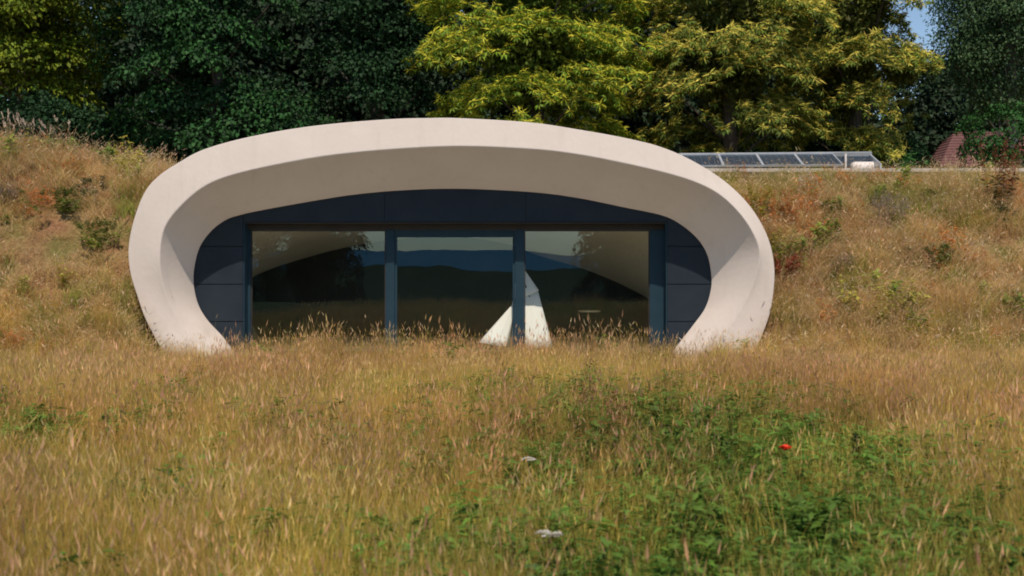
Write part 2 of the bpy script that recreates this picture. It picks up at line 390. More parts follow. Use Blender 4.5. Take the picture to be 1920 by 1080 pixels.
# recess lining and frame
hpart(MB().box(ox0, ox0 + .02, CLY + .01, GLY + .08, .05, oz1).build('recess_lining', M['frame']))
hpart(MB().box(ox1 - .02, ox1, CLY + .01, GLY + .08, .05, oz1).build('recess_lining', M['frame']))
hpart(MB().box(ox0 + .02, ox1 - .02, CLY + .005, GLY + .09, oz1 - .02, oz1 - .002).build('recess_soffit', M['head']))
fx0, fx1 = X(471, GLY), X(1218, GLY)
hz0, hz1 = Z(431, GLY), oz1 - .02
hpart(MB().box(ox0 + .02, ox1 - .02, GLY - .04, GLY + .06, hz0, hz1).build('head_frame', M['head'], bevel=.004))
for a0, a1 in ((ox0 + .02, fx0), (fx1, ox1 - .02)):
    hpart(MB().box(a0, a1, GLY - .05, GLY + .06, .1, hz0).build('jamb', M['frame'], bevel=.005))
mx = [(X(723.5, GLY), X(740, GLY)), (X(966, GLY), X(983, GLY))]
for a0, a1 in mx:
    hpart(MB().box(a0, a1, GLY - .05, GLY + .06, .1, hz0).build('mullion', M['frame'], bevel=.006))
hpart(MB().box(ox0, ox1, CLY - .05, GLY + .1, -.05, .1).build('threshold', M['frame'], bevel=.006))
bays = [(fx0, mx[0][0], .022, .03), (mx[0][1], mx[1][0], .05, Z(432, GLY) - Z(446, GLY)), (mx[1][1], fx1, .022, .03)]
for k, (a0, a1, fw, ft) in enumerate(bays):
    b = MB(); y0, y1 = GLY - .02, GLY + .03
    b.box(a0 + .002, a0 + fw, y0, y1, .105, hz0 - .003); b.box(a1 - fw, a1 - .002, y0, y1, .105, hz0 - .003)
    b.box(a0 + fw, a1 - fw, y0 + .002, y1 - .002, hz0 - ft, hz0 - .003); b.box(a0 + fw, a1 - fw, y0 + .002, y1 - .002, .105, .105 + .06)
    wd = hpart(b.build('sliding_door' if k == 1 else 'window', M['frame'] if k == 1 else M['head']))
    pn = MB().box(a0 + fw - .004, a1 - fw + .004, GLY + .004, GLY + .0045, .16, hz0 - ft + .004)
    pn.f = [(0, 1, 5, 4)]
    pane = pn.build('pane', M['glass']); pane.parent = wd
# the room: vault springing from the inner arch and dropping to the back
room_f = grow(i3, 1.0, 1.45)
bk = [(-7.5, -.2), (-7.3, .7), (-6.5, 1.52), (-5, 2.07), (-3.4, 2.43), (-1.6, 2.58), (-.2, 2.40), (.6, 2.12), (2, 1.68), (3.3, 1.08), (3.9, .55), (4.1, -.2)]
bk = resample(bk, NS, 2); room_b = np.stack([bk[:, 0], np.full(NS, 7.0), bk[:, 1]], 1)
rr = [lerp(room_f, room_b, t) for t in np.linspace(0, 1, 9)]
hpart(link('vaulted_ceiling', mesh_np('vaulted_ceiling', np.vstack(rr), np.array([(r * NS + i, r * NS + i + 1, (r + 1) * NS + i + 1, (r + 1) * NS + i) for r in range(8) for i in range(NS - 1)]), smooth=True), M['plaster']))
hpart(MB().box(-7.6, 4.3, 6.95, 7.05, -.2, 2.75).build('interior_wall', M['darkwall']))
hpart(MB().box(-7.4, 4.2, GLY + .1, 6.95, .0, .1).build('interior_floor', M['floorin']))

# pale paving behind the tall grass, added to bounce sun onto the arch soffit
pv = empty('bounce_pavement', (HX, 0, 0)); tag(pv, 'pale paved strip added before the glazing to bounce sun onto the arch soffit', None, None, 'structure')
M['slab'] = surf('pale_bounce_stone', (.62, .56, .47), (.70, .64, .55), 5, .85, bump=.2, bscale=40)
MB().box(-4.6, 4.6, -1.42, .91, -.2, .02).build('bed', M['wallgrey'], pv)
for i in range(9):
    for j in range(3):
        x0 = -4.55 + i * 1.01; y0 = -1.38 + j * .76
        MB().box(x0, x0 + 1.0, y0, y0 + .75, .021, .052 + .003 * ((i * 7 + j * 5) % 4)).build('bounce_slab', M['slab'], pv, bevel=.006)

# canvas tent standing inside, behind the mullion
TY = 1.78
tent = empty('canvas_tent', (X(972, TY), TY, .1)); tag(tent, 'small white canvas tent standing behind the glass between door and right window', 'tent')
def tl(px, py, dy=0):
    q = at(px, py, TY + dy); return (q[0] - tent.location.x, q[1] - TY, q[2] - .1)
def sheet(name, grid, th=.012, parent=tent, mat='canvas'):
    n, m = len(grid), len(grid[0]); vs = [p for r in grid for p in r]
    fs = [(i * m + j, i * m + j + 1, (i + 1) * m + j + 1, (i + 1) * m + j) for i in range(n - 1) for j in range(m - 1)]
    me = bpy.data.meshes.new(name); me.from_pydata(vs, [], fs); me.update(); me.polygons.foreach_set('use_smooth', np.ones(len(fs), bool))
    o = link(name, me, M[mat], parent); s = o.modifiers.new('thick', 'SOLIDIFY'); s.thickness = th; return o
def cone_sheet(top_a, top_b, bot_a, bot_b, bulge, n=7, m=9, sag=0.0):
    g = []
    for i in range(n):
        u = i / (n - 1); a = lerp(np.array(top_a), np.array(bot_a), u); c = lerp(np.array(top_b), np.array(bot_b), u); row = []
        for j in range(m):
            v = j / (m - 1); p = lerp(a, c, v); p = p + np.array([0, -bulge * math.sin(math.pi * v) * (.2 + .8 * u) + .018 * math.sin(v * 17 + u * 3) * u, -sag * math.sin(math.pi * v)])
            row.append(tuple(p))
        g.append(row)
    return g
sheet('side_panel', cone_sheet(tl(976, 545, .22), tl(1008, 543, .18), tl(976, 652, -.36), tl(1036, 652, -.25), .06))
sheet('top_panel', cone_sheet(tl(972, 500, .30), tl(983, 505, .30), tl(972, 560, .12), tl(1010, 545, .12), .03, sag=.02))
sheet('door_flap', cone_sheet(tl(962, 570, .10), tl(966, 570, .12), tl(898, 642, -.34), tl(950, 652, -.34), .05))
sheet('back_panel', cone_sheet(tl(968, 510, .22), tl(984, 510, .22), tl(950, 652, .6), tl(1018, 652, .6), -.05))
for px, dy in ((925, -.05), (1026, .02), (955, .6), (1015, .6)):
    MB().tube([tl(px, 652, dy), tl(974 + (974 - px) * .04, 497, .18)], .012, 6).build('pole', M['head'], tent, smooth=True)
# small round table behind the right-hand window
tb = empty('side_table', (*at(1105, 582, 2.6)[:2], .1)); tag(tb, 'small round pale side table inside behind the right-hand window', 'table')
ht = at(1105, 582, 2.6)[2] - .1
MB().tube([(0, 0, ht - .03), (0, 0, ht)], .23, 24).build('table_top', M['wood'], tb)
MB().tube([(0, 0, .02), (0, 0, ht - .03)], .02, 8).build('stem', M['head'], tb, smooth=True)
MB().tube([(0, 0, 0), (0, 0, .02)], .15, 20).build('base', M['head'], tb)

# ------------------------------------------------------------------ roof terrace: wall, solar array, tank
WY = 5.15
tw = empty('terrace_wall', (10, WY, 3.6)); tag(tw, 'low terrace wall with pale coping running along the top of the right bank', 'wall')
b = MB().box(-7.0, 9, 0, .22, -.4, .42); b.build('wall', M['wallgrey'], tw)
cx = -7.1; k = 0
while cx < 9:
    L = 1.5; MB().box(cx, cx + L - .008, -.05, .27, .42 + .0008 * k, .51 + .0008 * k).build('coping_stone', M['concrete'], tw, bevel=.008); cx += L; k += 1

sa = empty('solar_array', (*at(1438, 0, 7.3)[:2], 3.95), R(-5)); tag(sa, 'tilted row of framed dark solar panels behind the coping', 'solar panels')
PW, PD, tilt = .98, 1.5, R(16)
def tp(x, d, h=0):                                           # across, up the slope, off the surface
    return (x, d * math.cos(tilt) - h * math.sin(tilt), .38 + d * math.sin(tilt) + h * math.cos(tilt))
def slab(mb, x0, x1, d0, d1, h0, h1):
    mb.add([tp(x, d, h) for h in (h0, h1) for d in (d0, d1) for x in (x0, x1)], [(0, 2, 3, 1), (4, 5, 7, 6), (0, 1, 5, 4), (2, 6, 7, 3), (0, 4, 6, 2), (1, 3, 7, 5)])
for k in range(4):
    x0 = -2.05 + k * PW
    p = MB(); slab(p, x0 + .02, x0 + PW - .02, .02, PD - .02, 0, .03); pan = p.build('panel', M['cell'], sa)
    f = MB()
    slab(f, x0, x0 + .03, 0, PD, -.005, .045); slab(f, x0 + PW - .03, x0 + PW, 0, PD, -.005, .045)
    slab(f, x0 + .03, x0 + PW - .03, 0, .03, -.005, .045); slab(f, x0 + .03, x0 + PW - .03, PD - .03, PD, -.005, .045)
    f.build('panel_frame', M['alu'], pan)
    f = MB()
    for q in range(1, 6): slab(f, x0 + q * PW / 6 - .003, x0 + q * PW / 6 + .003, .03, PD - .03, .0302, .0325)
    for q in range(1, 9): slab(f, x0 + .03, x0 + PW - .03, q * PD / 9 - .003, q * PD / 9 + .003, .0302, .032)
    f.build('cell_lines', M['busbar'], pan)['kind'] = 'stuff'
xe = -2.05 + 4 * PW
b = MB(); slab(b, -2.1, xe + 1.0, PD, PD + .10, -.04, .06); b.build('top_rail', M['alu'], sa)
for x in (-2.0, xe + .02):
    MB().box(x, x + .05, PD * math.cos(tilt) - .06, PD * math.cos(tilt), -.05, .38 + PD * math.sin(tilt) - .05).build('post', M['alu'], sa)
MB().box(xe + .28, xe + .33, PD * math.cos(tilt) - .16, PD * math.cos(tilt) - .11, -.05, .38 + PD * math.sin(tilt) + .02).build('post', M['tankwhite'], sa)
b = MB(); b.add([tp(xe + .95, .3), tp(xe + .99, .3), tp(xe + .95, PD), tp(xe + .99, PD), (xe + .95, .25, -.05), (xe + .99, .25, -.05), (xe + .95, PD * math.cos(tilt), -.05), (xe + .99, PD * math.cos(tilt), -.05)],
                [(0, 1, 3, 2), (4, 6, 7, 5), (0, 4, 5, 1), (2, 3, 7, 6), (0, 2, 6, 4), (1, 5, 7, 3)]); b.build('end_panel', M['alu'], sa)
MB().box(xe + .05, xe + .95, PD * math.cos(tilt) + .01, PD * math.cos(tilt) + .04, .0, .38 + PD * math.sin(tilt) - .04).build('back_panel', M['cell'], sa)
tk = empty('water_tank', (*at(1620, 0, 8.1)[:2], 3.95)); tag(tk, 'rounded white tank lying under the end of the solar array', 'tank')
def lathe_x(prof, n=20):
    mb = MB(); vs = [(x, r * math.cos(2 * math.pi * k / n), r * math.sin(2 * math.pi * k / n)) for x, r in prof for k in range(n)]
    mb.add(vs, [(i * n + k, i * n + (k + 1) % n, (i + 1) * n + (k + 1) % n, (i + 1) * n + k) for i in range(len(prof) - 1) for k in range(n)]); return mb
b = lathe_x([(-.34, .001), (-.335, .10), (-.31, .15), (-.24, .175), (.22, .175), (.31, .13), (.37, .07), (.38, .001)])
o = b.build('body', M['tankwhite'], tk, smooth=True); o.location = (0, 0, .40)
MB().box(-.25, -.15, -.16, .16, 0, .25).build('cradle', M['alu'], tk); MB().box(.15, .25, -.16, .16, 0, .25).build('cradle', M['alu'], tk)

# far house with red tiled roof
fh = empty('tiled_house', (*at(1768, 0, 33)[:2], 4.0)); tag(fh, 'far house with a reddish brown tiled roof between the bushes', 'house')
MB().box(0, 6, 0, 5, -.3, 2.5).build('wall', M['brick'], fh)
b = MB(); nc = 12                                            # hipped roof of lapped courses, each a thin step
for k in range(nc):
    t0, t1 = k / nc, (k + 1) / nc
    def ring(t, lift): i = 2.75 * t; return [(-.25 + i * .62, -.25 + i, 2.45 + 1.85 * t + lift), (6.25 - i * .62, -.25 + i, 2.45 + 1.85 * t + lift), (6.25 - i * .62, 5.25 - i, 2.45 + 1.85 * t + lift), (-.25 + i * .62, 5.25 - i, 2.45 + 1.85 * t + lift)]
    lo, hi = ring(t0, .045), ring(t1, .0); un = ring(t0, 0)
    b.add(un + lo + hi, [(q, (q + 1) % 4, (q + 1) % 4 + 4, q + 4) for q in range(4)] + [(q + 4, (q + 1) % 4 + 4, (q + 1) % 4 + 8, q + 8) for q in range(4)])
rf = b.build('roof', M['tile'], fh)
MB().tube([(1.46, 2.5, 4.31), (4.54, 2.5, 4.31)], .07, 8).build('ridge_tiles', M['tile'], rf)
wv = MB().box(1.0, 2.1, -.04, .05, 1.0, 2.1).build('window', M['tankwhite'], fh)
MB().box(1.08, 2.02, -.046, -.042, 1.08, 2.02).build('pane', M['cell'], wv)

# ------------------------------------------------------------------ foliage
def leaf_quads(P, D, N, L, W, fold=.25):
    """four-cornered folded leaves: returns verts (4n,3), faces (n,4)"""
    D = D / np.linalg.norm(D, axis=1, keepdims=True)
    S = np.cross(D, N); S /= np.linalg.norm(S, axis=1, keepdims=True) + 1e-9
    U = np.cross(S, D)
    L = L[:, None]; W = W[:, None]
    v0 = P; v1 = P + D * L * .42 + S * W * .5 + U * W * fold; v2 = P + D * L - U * L * .12; v3 = P + D * L * .42 - S * W * .5 + U * W * fold
    V = np.stack([v0, v1, v2, v3], 1).reshape(-1, 3); F = np.arange(len(V)).reshape(-1, 4)
    return V, F
def unit(a): return a / (np.linalg.norm(a, axis=-1, keepdims=True) + 1e-9)
def jitter_col(base, n, r, amp=.25, hue=.12):
    c = np.array(base)[None] * (1 + (r.random((n, 1)) - .5) * 2 * amp) * (1 + (r.random((n, 3)) - .5) * 2 * hue); return c

def spray_chestnut(r, leafc, flowerc, flowers=1.0):
    """flattened bough end: rosettes of long drooping leaves, tassels of cream catkins on top"""
    P, D, N, L, W, C = [], [], [], [], [], []
    nr_ = r.integers(16, 22)
    for k in range(nr_):
        rad = math.sqrt(r.random()) * .85; a = r.random() * 6.283
        c = np.array([rad * math.cos(a), rad * math.sin(a), .30 * (1 - rad ** 2) - .18 * rad + r.normal() * .06])
        nl = r.integers(7, 10); an = np.linspace(0, 6.283, nl, False) + r.random() * 6
        d = np.stack([np.cos(an), np.sin(an), -r.uniform(.25, .95, nl)], 1)
        P.append(np.repeat(c[None], nl, 0) + d * .02); D.append(d); N.append(np.tile([0, 0, 1.0], (nl, 1)) + r.normal(size=(nl, 3)) * .25)
        L.append(r.uniform(.13, .23, nl)); W.append(r.uniform(.042, .068, nl)); C.append(jitter_col(leafc, nl, r))
        if r.random() < flowers * .85:
            nc_ = r.integers(7, 12); an = r.random(nc_) * 6.283
            d = np.stack([np.cos(an), np.sin(an), r.uniform(-.35, .5, nc_)], 1)
            P.append(np.repeat(c[None], nc_, 0) + [0, 0, .03]); D.append(d); N.append(r.normal(size=(nc_, 3)) + [0, 0, .6])
            L.append(r.uniform(.16, .26, nc_)); W.append(r.uniform(.022, .036, nc_)); C.append(jitter_col(flowerc, nc_, r, .2, .08))
    return [np.concatenate(a) for a in (P, D, N, L, W, C)]

def spray_broad(r, leafc, size=.12, n=120, flat=.4, R0=.75, hang=0.0):
    a = r.random(n) * 6.283; rad = np.sqrt(r.random(n)) * R0
    lump = .12 * np.sin(a * 3 + r.random() * 6) + .1 * np.sin(a * 5 + r.random() * 6)
    P = np.stack([rad * np.cos(a) * (1 + lump), rad * np.sin(a) * (1 + lump), flat * R0 * (1 - (rad / R0) ** 2) * r.uniform(.3, 1, n) - .2 * rad + r.normal(size=n) * .05], 1)
    if hang: P[:, 2] -= hang * r.random(n) ** 1.5
    D = np.stack([np.cos(a), np.sin(a), -.35 + r.normal(size=n) * .4 - hang], 1) + r.normal(size=(n, 3)) * .45
    N = np.array([0, 0, 1.0]) + r.normal(size=(n, 3)) * .5
    L = r.uniform(.75, 1.25, n) * size; W = L * r.uniform(.55, .85, n)
    return [P, D, N, L, W, jitter_col(leafc, n, r)]

def basis(zax, spin):
    zax = zax / np.linalg.norm(zax); h = np.array([1.0, 0, 0]) if abs(zax[0]) < .9 else np.array([0, 1.0, 0])
    x = np.cross(h, zax); x /= np.linalg.norm(x); y = np.cross(zax, x)
    c, s = math.cos(spin), math.sin(spin); return np.stack([x * c + y * s, -x * s + y * c, zax], 1)

def grow_tree(name, label, cat, base, lobes, sprays, seed, boughs=60, per=6, bough_len=1.6, sscale=(.8, 1.25), tilt=.6, fill=0, fillc=(.03, .05, .02), trunk_r=.22,
              bark='bark', group=None, front=.62, droop=.25, limbs=True, gap=(.9, .55), vj=.1):
    """tapered trunk and limbs; a crown of boughs, each carrying leafy sprays, spread over the surface of the lobes.
    lobes: (cx,cy,cz,rx,ry,rz) measured from the base"""
    r = np.random.default_rng(seed); root = empty(name, base); tag(root, label, cat, group)
    allv, allc = [], []; lb = MB()
    wts = np.array([l[3] * l[5] for l in lobes]); wts = wts / wts.sum()
    topz = max(l[2] + l[5] * .4 for l in lobes); spine = np.array([np.mean([l[0] for l in lobes]), np.mean([l[1] for l in lobes]), topz])
    nb = 0; guard = 0; placed = []
    while nb < boughs and guard < boughs * 40:
        guard += 1
        l = lobes[r.choice(len(lobes), p=wts)]; cc = np.array(l[:3]); rr_ = np.array(l[3:])
        u = unit(r.normal(size=3))
        if u[1] > .25 and r.random() > 1 - front: continue           # fewer boughs on the far side
        p = cc + u * rr_ * r.uniform(.74, 1.0)
        if any(np.sum(((p - np.array(q[:3])) / np.array(q[3:])) ** 2) < .45 for q in lobes if q is not l): continue
        if p[2] < .25: continue
        if any(abs(p[0] - q[0]) / gap[0] < 1 and abs(p[2] - q[2]) / gap[1] < 1 and abs(p[1] - q[1]) < 2.2 for q in placed): continue
        placed.append(p); nb += 1
        out = unit(u * [1, 1, .35]); 
        if limbs and nb % 2 == 0:
            st = spine * [1, 1, 0] * r.uniform(.2, .7) + [0, 0, np.clip(p[2] - 1.2, .6, topz) * r.uniform(.7, .95)]
            mid = lerp(st, p, .55) + [0, 0, .25]
            lb.tube([st, mid, p - out * .2], [.05, .03, .01], 5, cap=False)
        per_n = max(2, int(per * r.uniform(.6, 1.4)))
        ang = math.atan2(out[1], out[0])
        for k in range(per_n):
            side = np.array([-out[1], out[0], 0])
            q = p - out * r.uniform(0, .8) * bough_len * .6 + side * r.normal() * bough_len * .5 + np.array([0, 0, r.normal() * vj - droop * r.random() ** 2])
            sp = sprays[r.integers(len(sprays))]; s = r.uniform(*sscale)
            B = basis(unit(np.array([0, 0, 1.0]) * (1 - tilt) + out * tilt + r.normal(size=3) * .16), r.random() * 6.283)
            P, D, N, L, W, C = sp
            Vq, _ = leaf_quads(q + (P @ B.T) * s, D @ B.T, N @ B.T, L * (.6 + .4 * s), W * (.6 + .4 * s))
            allv.append(Vq); allc.append(np.repeat(C * r.uniform(.82, 1.18), 4, 0))
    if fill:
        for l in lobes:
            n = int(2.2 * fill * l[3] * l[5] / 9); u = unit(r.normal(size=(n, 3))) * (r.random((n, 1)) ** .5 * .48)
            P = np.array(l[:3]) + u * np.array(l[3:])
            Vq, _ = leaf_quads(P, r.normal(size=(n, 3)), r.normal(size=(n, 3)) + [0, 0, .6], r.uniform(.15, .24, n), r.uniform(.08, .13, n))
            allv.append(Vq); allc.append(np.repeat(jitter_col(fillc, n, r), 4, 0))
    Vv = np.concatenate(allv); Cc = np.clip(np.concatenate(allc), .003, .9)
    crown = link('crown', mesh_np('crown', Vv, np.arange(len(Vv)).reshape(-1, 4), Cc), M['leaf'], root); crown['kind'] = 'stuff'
    tp_ = [np.array([0, 0, -.3]), np.array([.08, .05, topz * .25]), spine * [.4, .4, .55], spine * [.8, .8, .8], spine]
    MB().tube(tp_, [trunk_r * 1.25, trunk_r, trunk_r * .75, trunk_r * .5, trunk_r * .15], 9).build('trunk', M[bark], root, smooth=True)
    if limbs and lb.v: lb.build('limbs', M[bark], root, smooth=True)['kind'] = 'stuff'
    return root

r0 = np.random.default_rng(2)
YEL, OLV = (.40, .33, .035), (.40, .31, .075)
S_CHA = [spray_chestnut(r0, (.15, .23, .022), (.56, .54, .05)) for _ in range(6)]
S_CHB = [spray_chestnut(r0, (.13, .18, .028), (.56, .49, .085)) for _ in range(6)]
S_DARK = [spray_broad(r0, (.020, .056, .020), .13, 120) for _ in range(6)]
S_MID = [spray_broad(r0, (.032, .098, .026), .14, 120) for _ in range(6)]
S_YG = [spray_broad(r0, (.14, .19, .015), .15, 130, .3, .85) for _ in range(6)]
S_BIRCH = [spray_broad(r0, (.07, .13, .05), .10, 130, .4, .7, hang=.5) for _ in range(6)]
S_BUSH = [spray_broad(r0, (.035, .11, .025), .12, 120, .45, .7) for _ in range(6)]
S_BACK = [spray_broad(r0, (.028, .052, .025), .26, 60, .4, 1.0) for _ in range(5)]

def base_at(px, Y, z=None):
    x = at(px, 0, Y)[0]; return (x, Y, float(height(x, Y)) if z is None else z)
TG = 'tall trees behind the house'
grow_tree('broadleaf_tree', 'yellow-green broadleaf tree at the far left above the grassy bank', 'tree', base_at(40, 15), [(0, 0, 5.9, 3.1, 2.6, 4.0)], S_YG, 101, 46, 7, 1.4, tilt=.32, fill=1500, gap=(1.6, 1.0), fillc=(.12, .17, .02), group=TG)
grow_tree('broadleaf_tree', 'dark green tree behind the left end of the arch', 'tree', base_at(400, 13), [(-.6, 0, 5.2, 3.3, 2.6, 4.4), (1.3, -.4, 1.9, 2.6, 2.0, 1.9)], S_DARK[:3] + S_MID[:3], 102, 60, 6, 1.1, tilt=.36, fill=2200, fillc=(.022, .056, .022), gap=(1.4, .95), group=TG)
grow_tree('broadleaf_tree', 'dark green tree between the darkest tree and the left yellow-green chestnut', 'tree', base_at(705, 14), [(0, 0, 5.6, 2.3, 2.2, 4.6)], S_DARK, 103, 34, 6, 1.1, tilt=.36, fill=2200, fillc=(.022, .056, .022), gap=(1.5, 1.0), group=TG)
grow_tree('chestnut_tree', 'bright yellow-green flowering chestnut right behind the top of the arch', 'tree', base_at(1005, 13), [(0, 0, 4.6, 3.3, 3.2, 4.4)], S_CHA, 104, 72, 7, 1.2, tilt=.32, fill=2200, fillc=(.11, .16, .02), gap=(1.6, 1.1), group=TG)
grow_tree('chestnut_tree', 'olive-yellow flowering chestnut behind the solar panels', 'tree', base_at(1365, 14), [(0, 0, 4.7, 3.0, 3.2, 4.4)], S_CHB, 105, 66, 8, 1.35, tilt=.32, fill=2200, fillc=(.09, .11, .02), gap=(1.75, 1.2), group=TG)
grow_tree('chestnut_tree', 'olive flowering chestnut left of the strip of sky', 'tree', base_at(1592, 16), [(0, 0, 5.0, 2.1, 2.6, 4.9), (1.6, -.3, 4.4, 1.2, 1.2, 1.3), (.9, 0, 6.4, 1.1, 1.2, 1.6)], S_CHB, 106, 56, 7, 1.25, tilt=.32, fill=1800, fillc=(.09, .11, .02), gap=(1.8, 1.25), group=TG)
grow_tree('birch_tree', 'grey-green birch with hanging twigs right of the strip of sky', 'tree', base_at(1897, 24), [(0, 0, 8.6, 3.2, 3.0, 5.3)], S_BIRCH, 107, 110, 6, 1.5, tilt=.45, fill=1200, fillc=(.06, .09, .045), bark='barkpale', group=TG)
grow_tree('bush', 'rounded bright green bush at the right edge above the coping', 'bush', base_at(1878, 17), [(0, 0, 1.6, 1.6, 1.3, 1.9)], S_BUSH, 108, 54, 4, .7, (.5, .8), fill=900, fillc=(.035, .10, .025), trunk_r=.06)
grow_tree('bush', 'small green bush left of the reddish tiled roof', 'bush', base_at(1718, 15), [(0, 0, .75, .7, .7, .95)], S_BUSH, 109, 16, 4, .5, (.45, .7), fill=700, fillc=(.035, .10, .025), trunk_r=.05)
grow_tree('bush', 'dark leafy bush just right of the small green bush', 'bush', base_at(1752, 18), [(0, 0, .45, .55, .6, .6)], S_DARK, 110, 14, 4, .5, (.45, .7), fill=900, fillc=(.026, .06, .03), trunk_r=.05)
grow_tree('shrub', 'little pale green shrub peeping over the arch', 'shrub', base_at(1168, 9.2, 3.95), [(0, 0, .45, .35, .3, .6)], S_BUSH, 111, 8, 3, .3, (.3, .5), trunk_r=.03)
grow_tree('shrub', 'low yellow-green shrub beside the left end of the solar panels', 'shrub', base_at(1262, 8.6, 3.75), [(0, 0, .35, .45, .4, .5)], S_YG, 112, 9, 3, .3, (.3, .5), trunk_r=.03)
UB = ['leftmost', 'second from the left', 'third from the left', 'just left of the arch top', 'behind the arch top', 'behind the left half of the solar panels', 'behind the white tank', 'at the foot of the strip of sky']
for k, px in enumerate((60, 230, 420, 640, 1180, 1400, 1560, 1650)):
    grow_tree('understorey_bush', f'shaded bush under the trees, {UB[k]}', 'bush', base_at(px, 12.5 if k == 0 else 18), [(0, 0, 1.0, 2.2, 1.2, 1.5)], S_DARK, 400 + k, 30, 4, .9, (.6, 1.0), fill=1800, fillc=(.026, .06, .03), trunk_r=.06, limbs=False, group='bushes under the trees')
# second row: the shaded wood behind
k = 0
for X_, Y_, rx in ((-25, 26, 4.2), (-19, 27, 4.2), (-13, 25, 4.0), (-8, 27, 4.0), (-3, 26, 3.8), (2, 27, 3.8), (7, 26, 3.8), (11.6, 27, 3.4), (26, 40, 4.6), (33, 36, 5), (16.6, 40, 3.0), (-10.5, 33, 4.2)):
    lab = ['leftmost of all', 'behind the far left yellow-green tree', 'between the far left tree and the dark tree', 'behind the dark green tree', 'behind the gap left of the bright chestnut', 'behind the bright chestnut',
           'behind the olive-yellow chestnut', 'behind the chestnut beside the sky strip', 'behind the birch', 'rightmost of all', 'above the white tank', 'farthest back behind the dark trees'][k]
    grow_tree('woodland_tree', f'shaded rear-row tree, {lab}', 'tree', (X_, Y_, float(height(X_, Y_))), [(0, 0, 5.6, rx, 2.6, 6.0)], S_BACK, 200 + k, 90, 5, 1.8, fill=6000, gap=(.5, .4), fillc=(.028, .05, .025), tilt=.5, limbs=False, group='rear row of shaded trees'); k += 1
grow_tree('woodland_tree', 'low shaded rear-row tree right under the strip of sky', 'tree', (21.1, 38, 3.9), [(0, 0, 4.6, 2.6, 2.0, 4.5)], S_BACK, 215, 40, 5, 1.5, fill=4200, fillc=(.028, .05, .025), tilt=.5, limbs=False, group='rear row of shaded trees')
# trees behind the photographer, seen mirrored in the glass
k = 0
for X_, Y_, rx in ((-17.5, -78, 4.6), (-26, -80, 5.5), (10.2, -80, 4.8), (19, -82, 5.5)):
    lab = ['left inner', 'left outer', 'right inner', 'right outer'][k]
    grow_tree('field_tree', f'dark tree across the field, mirrored in the glass, {lab} one', 'tree', (X_, Y_, float(height(X_, Y_)) - 1), [(0, 0, 7.0, rx, 3, 8.0)], S_BACK, 300 + k, 80, 5, 2.0, fill=3600, gap=(.5, .4), fillc=(.028, .05, .025), tilt=.5, limbs=False, front=.0, group='trees mirrored in the glass'); k += 1

# ------------------------------------------------------------------ grass: blade by blade tufts, scattered
def ribbon(acc, p, az, lean, h, wd, c0, c1, seg=3, curve=.6, spin=None):
    """one blade or stem: a tapering ribbon bending over towards az"""
    vs, cs = acc; n = seg + 1; spin = random.random() * 6.283 if spin is None else spin
    sx, sy = math.cos(spin) * wd / 2, math.sin(spin) * wd / 2
    pos = np.array(p, float); th = lean; b = sum(len(v) for v in vs[0:0])
    for k in range(n):
        t = k / seg; wk = 1 - .85 * t
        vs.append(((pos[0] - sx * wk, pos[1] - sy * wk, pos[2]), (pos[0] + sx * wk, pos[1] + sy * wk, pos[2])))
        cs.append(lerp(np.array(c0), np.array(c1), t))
        th = lean + curve * t; st = h / seg
        pos = pos + np.array([math.cos(az) * math.sin(th), math.sin(az) * math.sin(th), math.cos(th)]) * st
    return pos, th
class Tuft:
    def __init__(s): s.v, s.f, s.c = [], [], []
    def rib(s, p, az, lean, h, wd, c0, c1, seg=3, curve=.5):
        acc = ([], []); end, th = ribbon(acc, p, az, lean, h, wd, c0, c1, seg, curve); b = len(s.v)
        for (a, q), c in zip(*acc): s.v += [a, q]; s.c += [c, c]
        s.f += [(b + 2 * k, b + 2 * k + 1, b + 2 * k + 3, b + 2 * k + 2) for k in range(seg)]
        return np.array(acc[0][-1][0]), th
    def head(s, p, az, th, L, wd, c):
        d = np.array([math.cos(az) * math.sin(th), math.sin(az) * math.sin(th), math.cos(th)])
        for sp in (random.random() * 3.14,):
            for k in (0, 1.57):
                q = np.array([math.cos(sp + k), math.sin(sp + k), 0]) * wd / 2; b = len(s.v)
                s.v += [tuple(p), tuple(p + d * L * .35 + q), tuple(p + d * L), tuple(p + d * L * .35 - q)]; s.c += [np.array(c)] * 4; s.f.append((b, b + 1, b + 2, b + 3))
    def leaf(s, p, d, L, W, c):
        Vq, _ = leaf_quads(np.array([p]), np.array([d], float), np.array([[random.gauss(0, .3), random.gauss(0, .3), 1.0]]), np.array([L]), np.array([W])); b = len(s.v)
        s.v += [tuple(v) for v in Vq]; s.c += [np.array(c)] * 4; s.f.append((b, b + 1, b + 2, b + 3))
    def mesh(s, name): return mesh_np(name, s.v, s.f, np.array(s.c))
U = random.uniform
def jit(c, a=.2):
    k = U(1 - a, 1 + a); return tuple(x * k * U(.93, 1.07) for x in c)
STRAW, STRAWD, GREEN, GOLD, PINK = (.84, .64, .30), (.46, .31, .11), (.33, .38, .07), (.78, .54, .14), (.76, .50, .29)
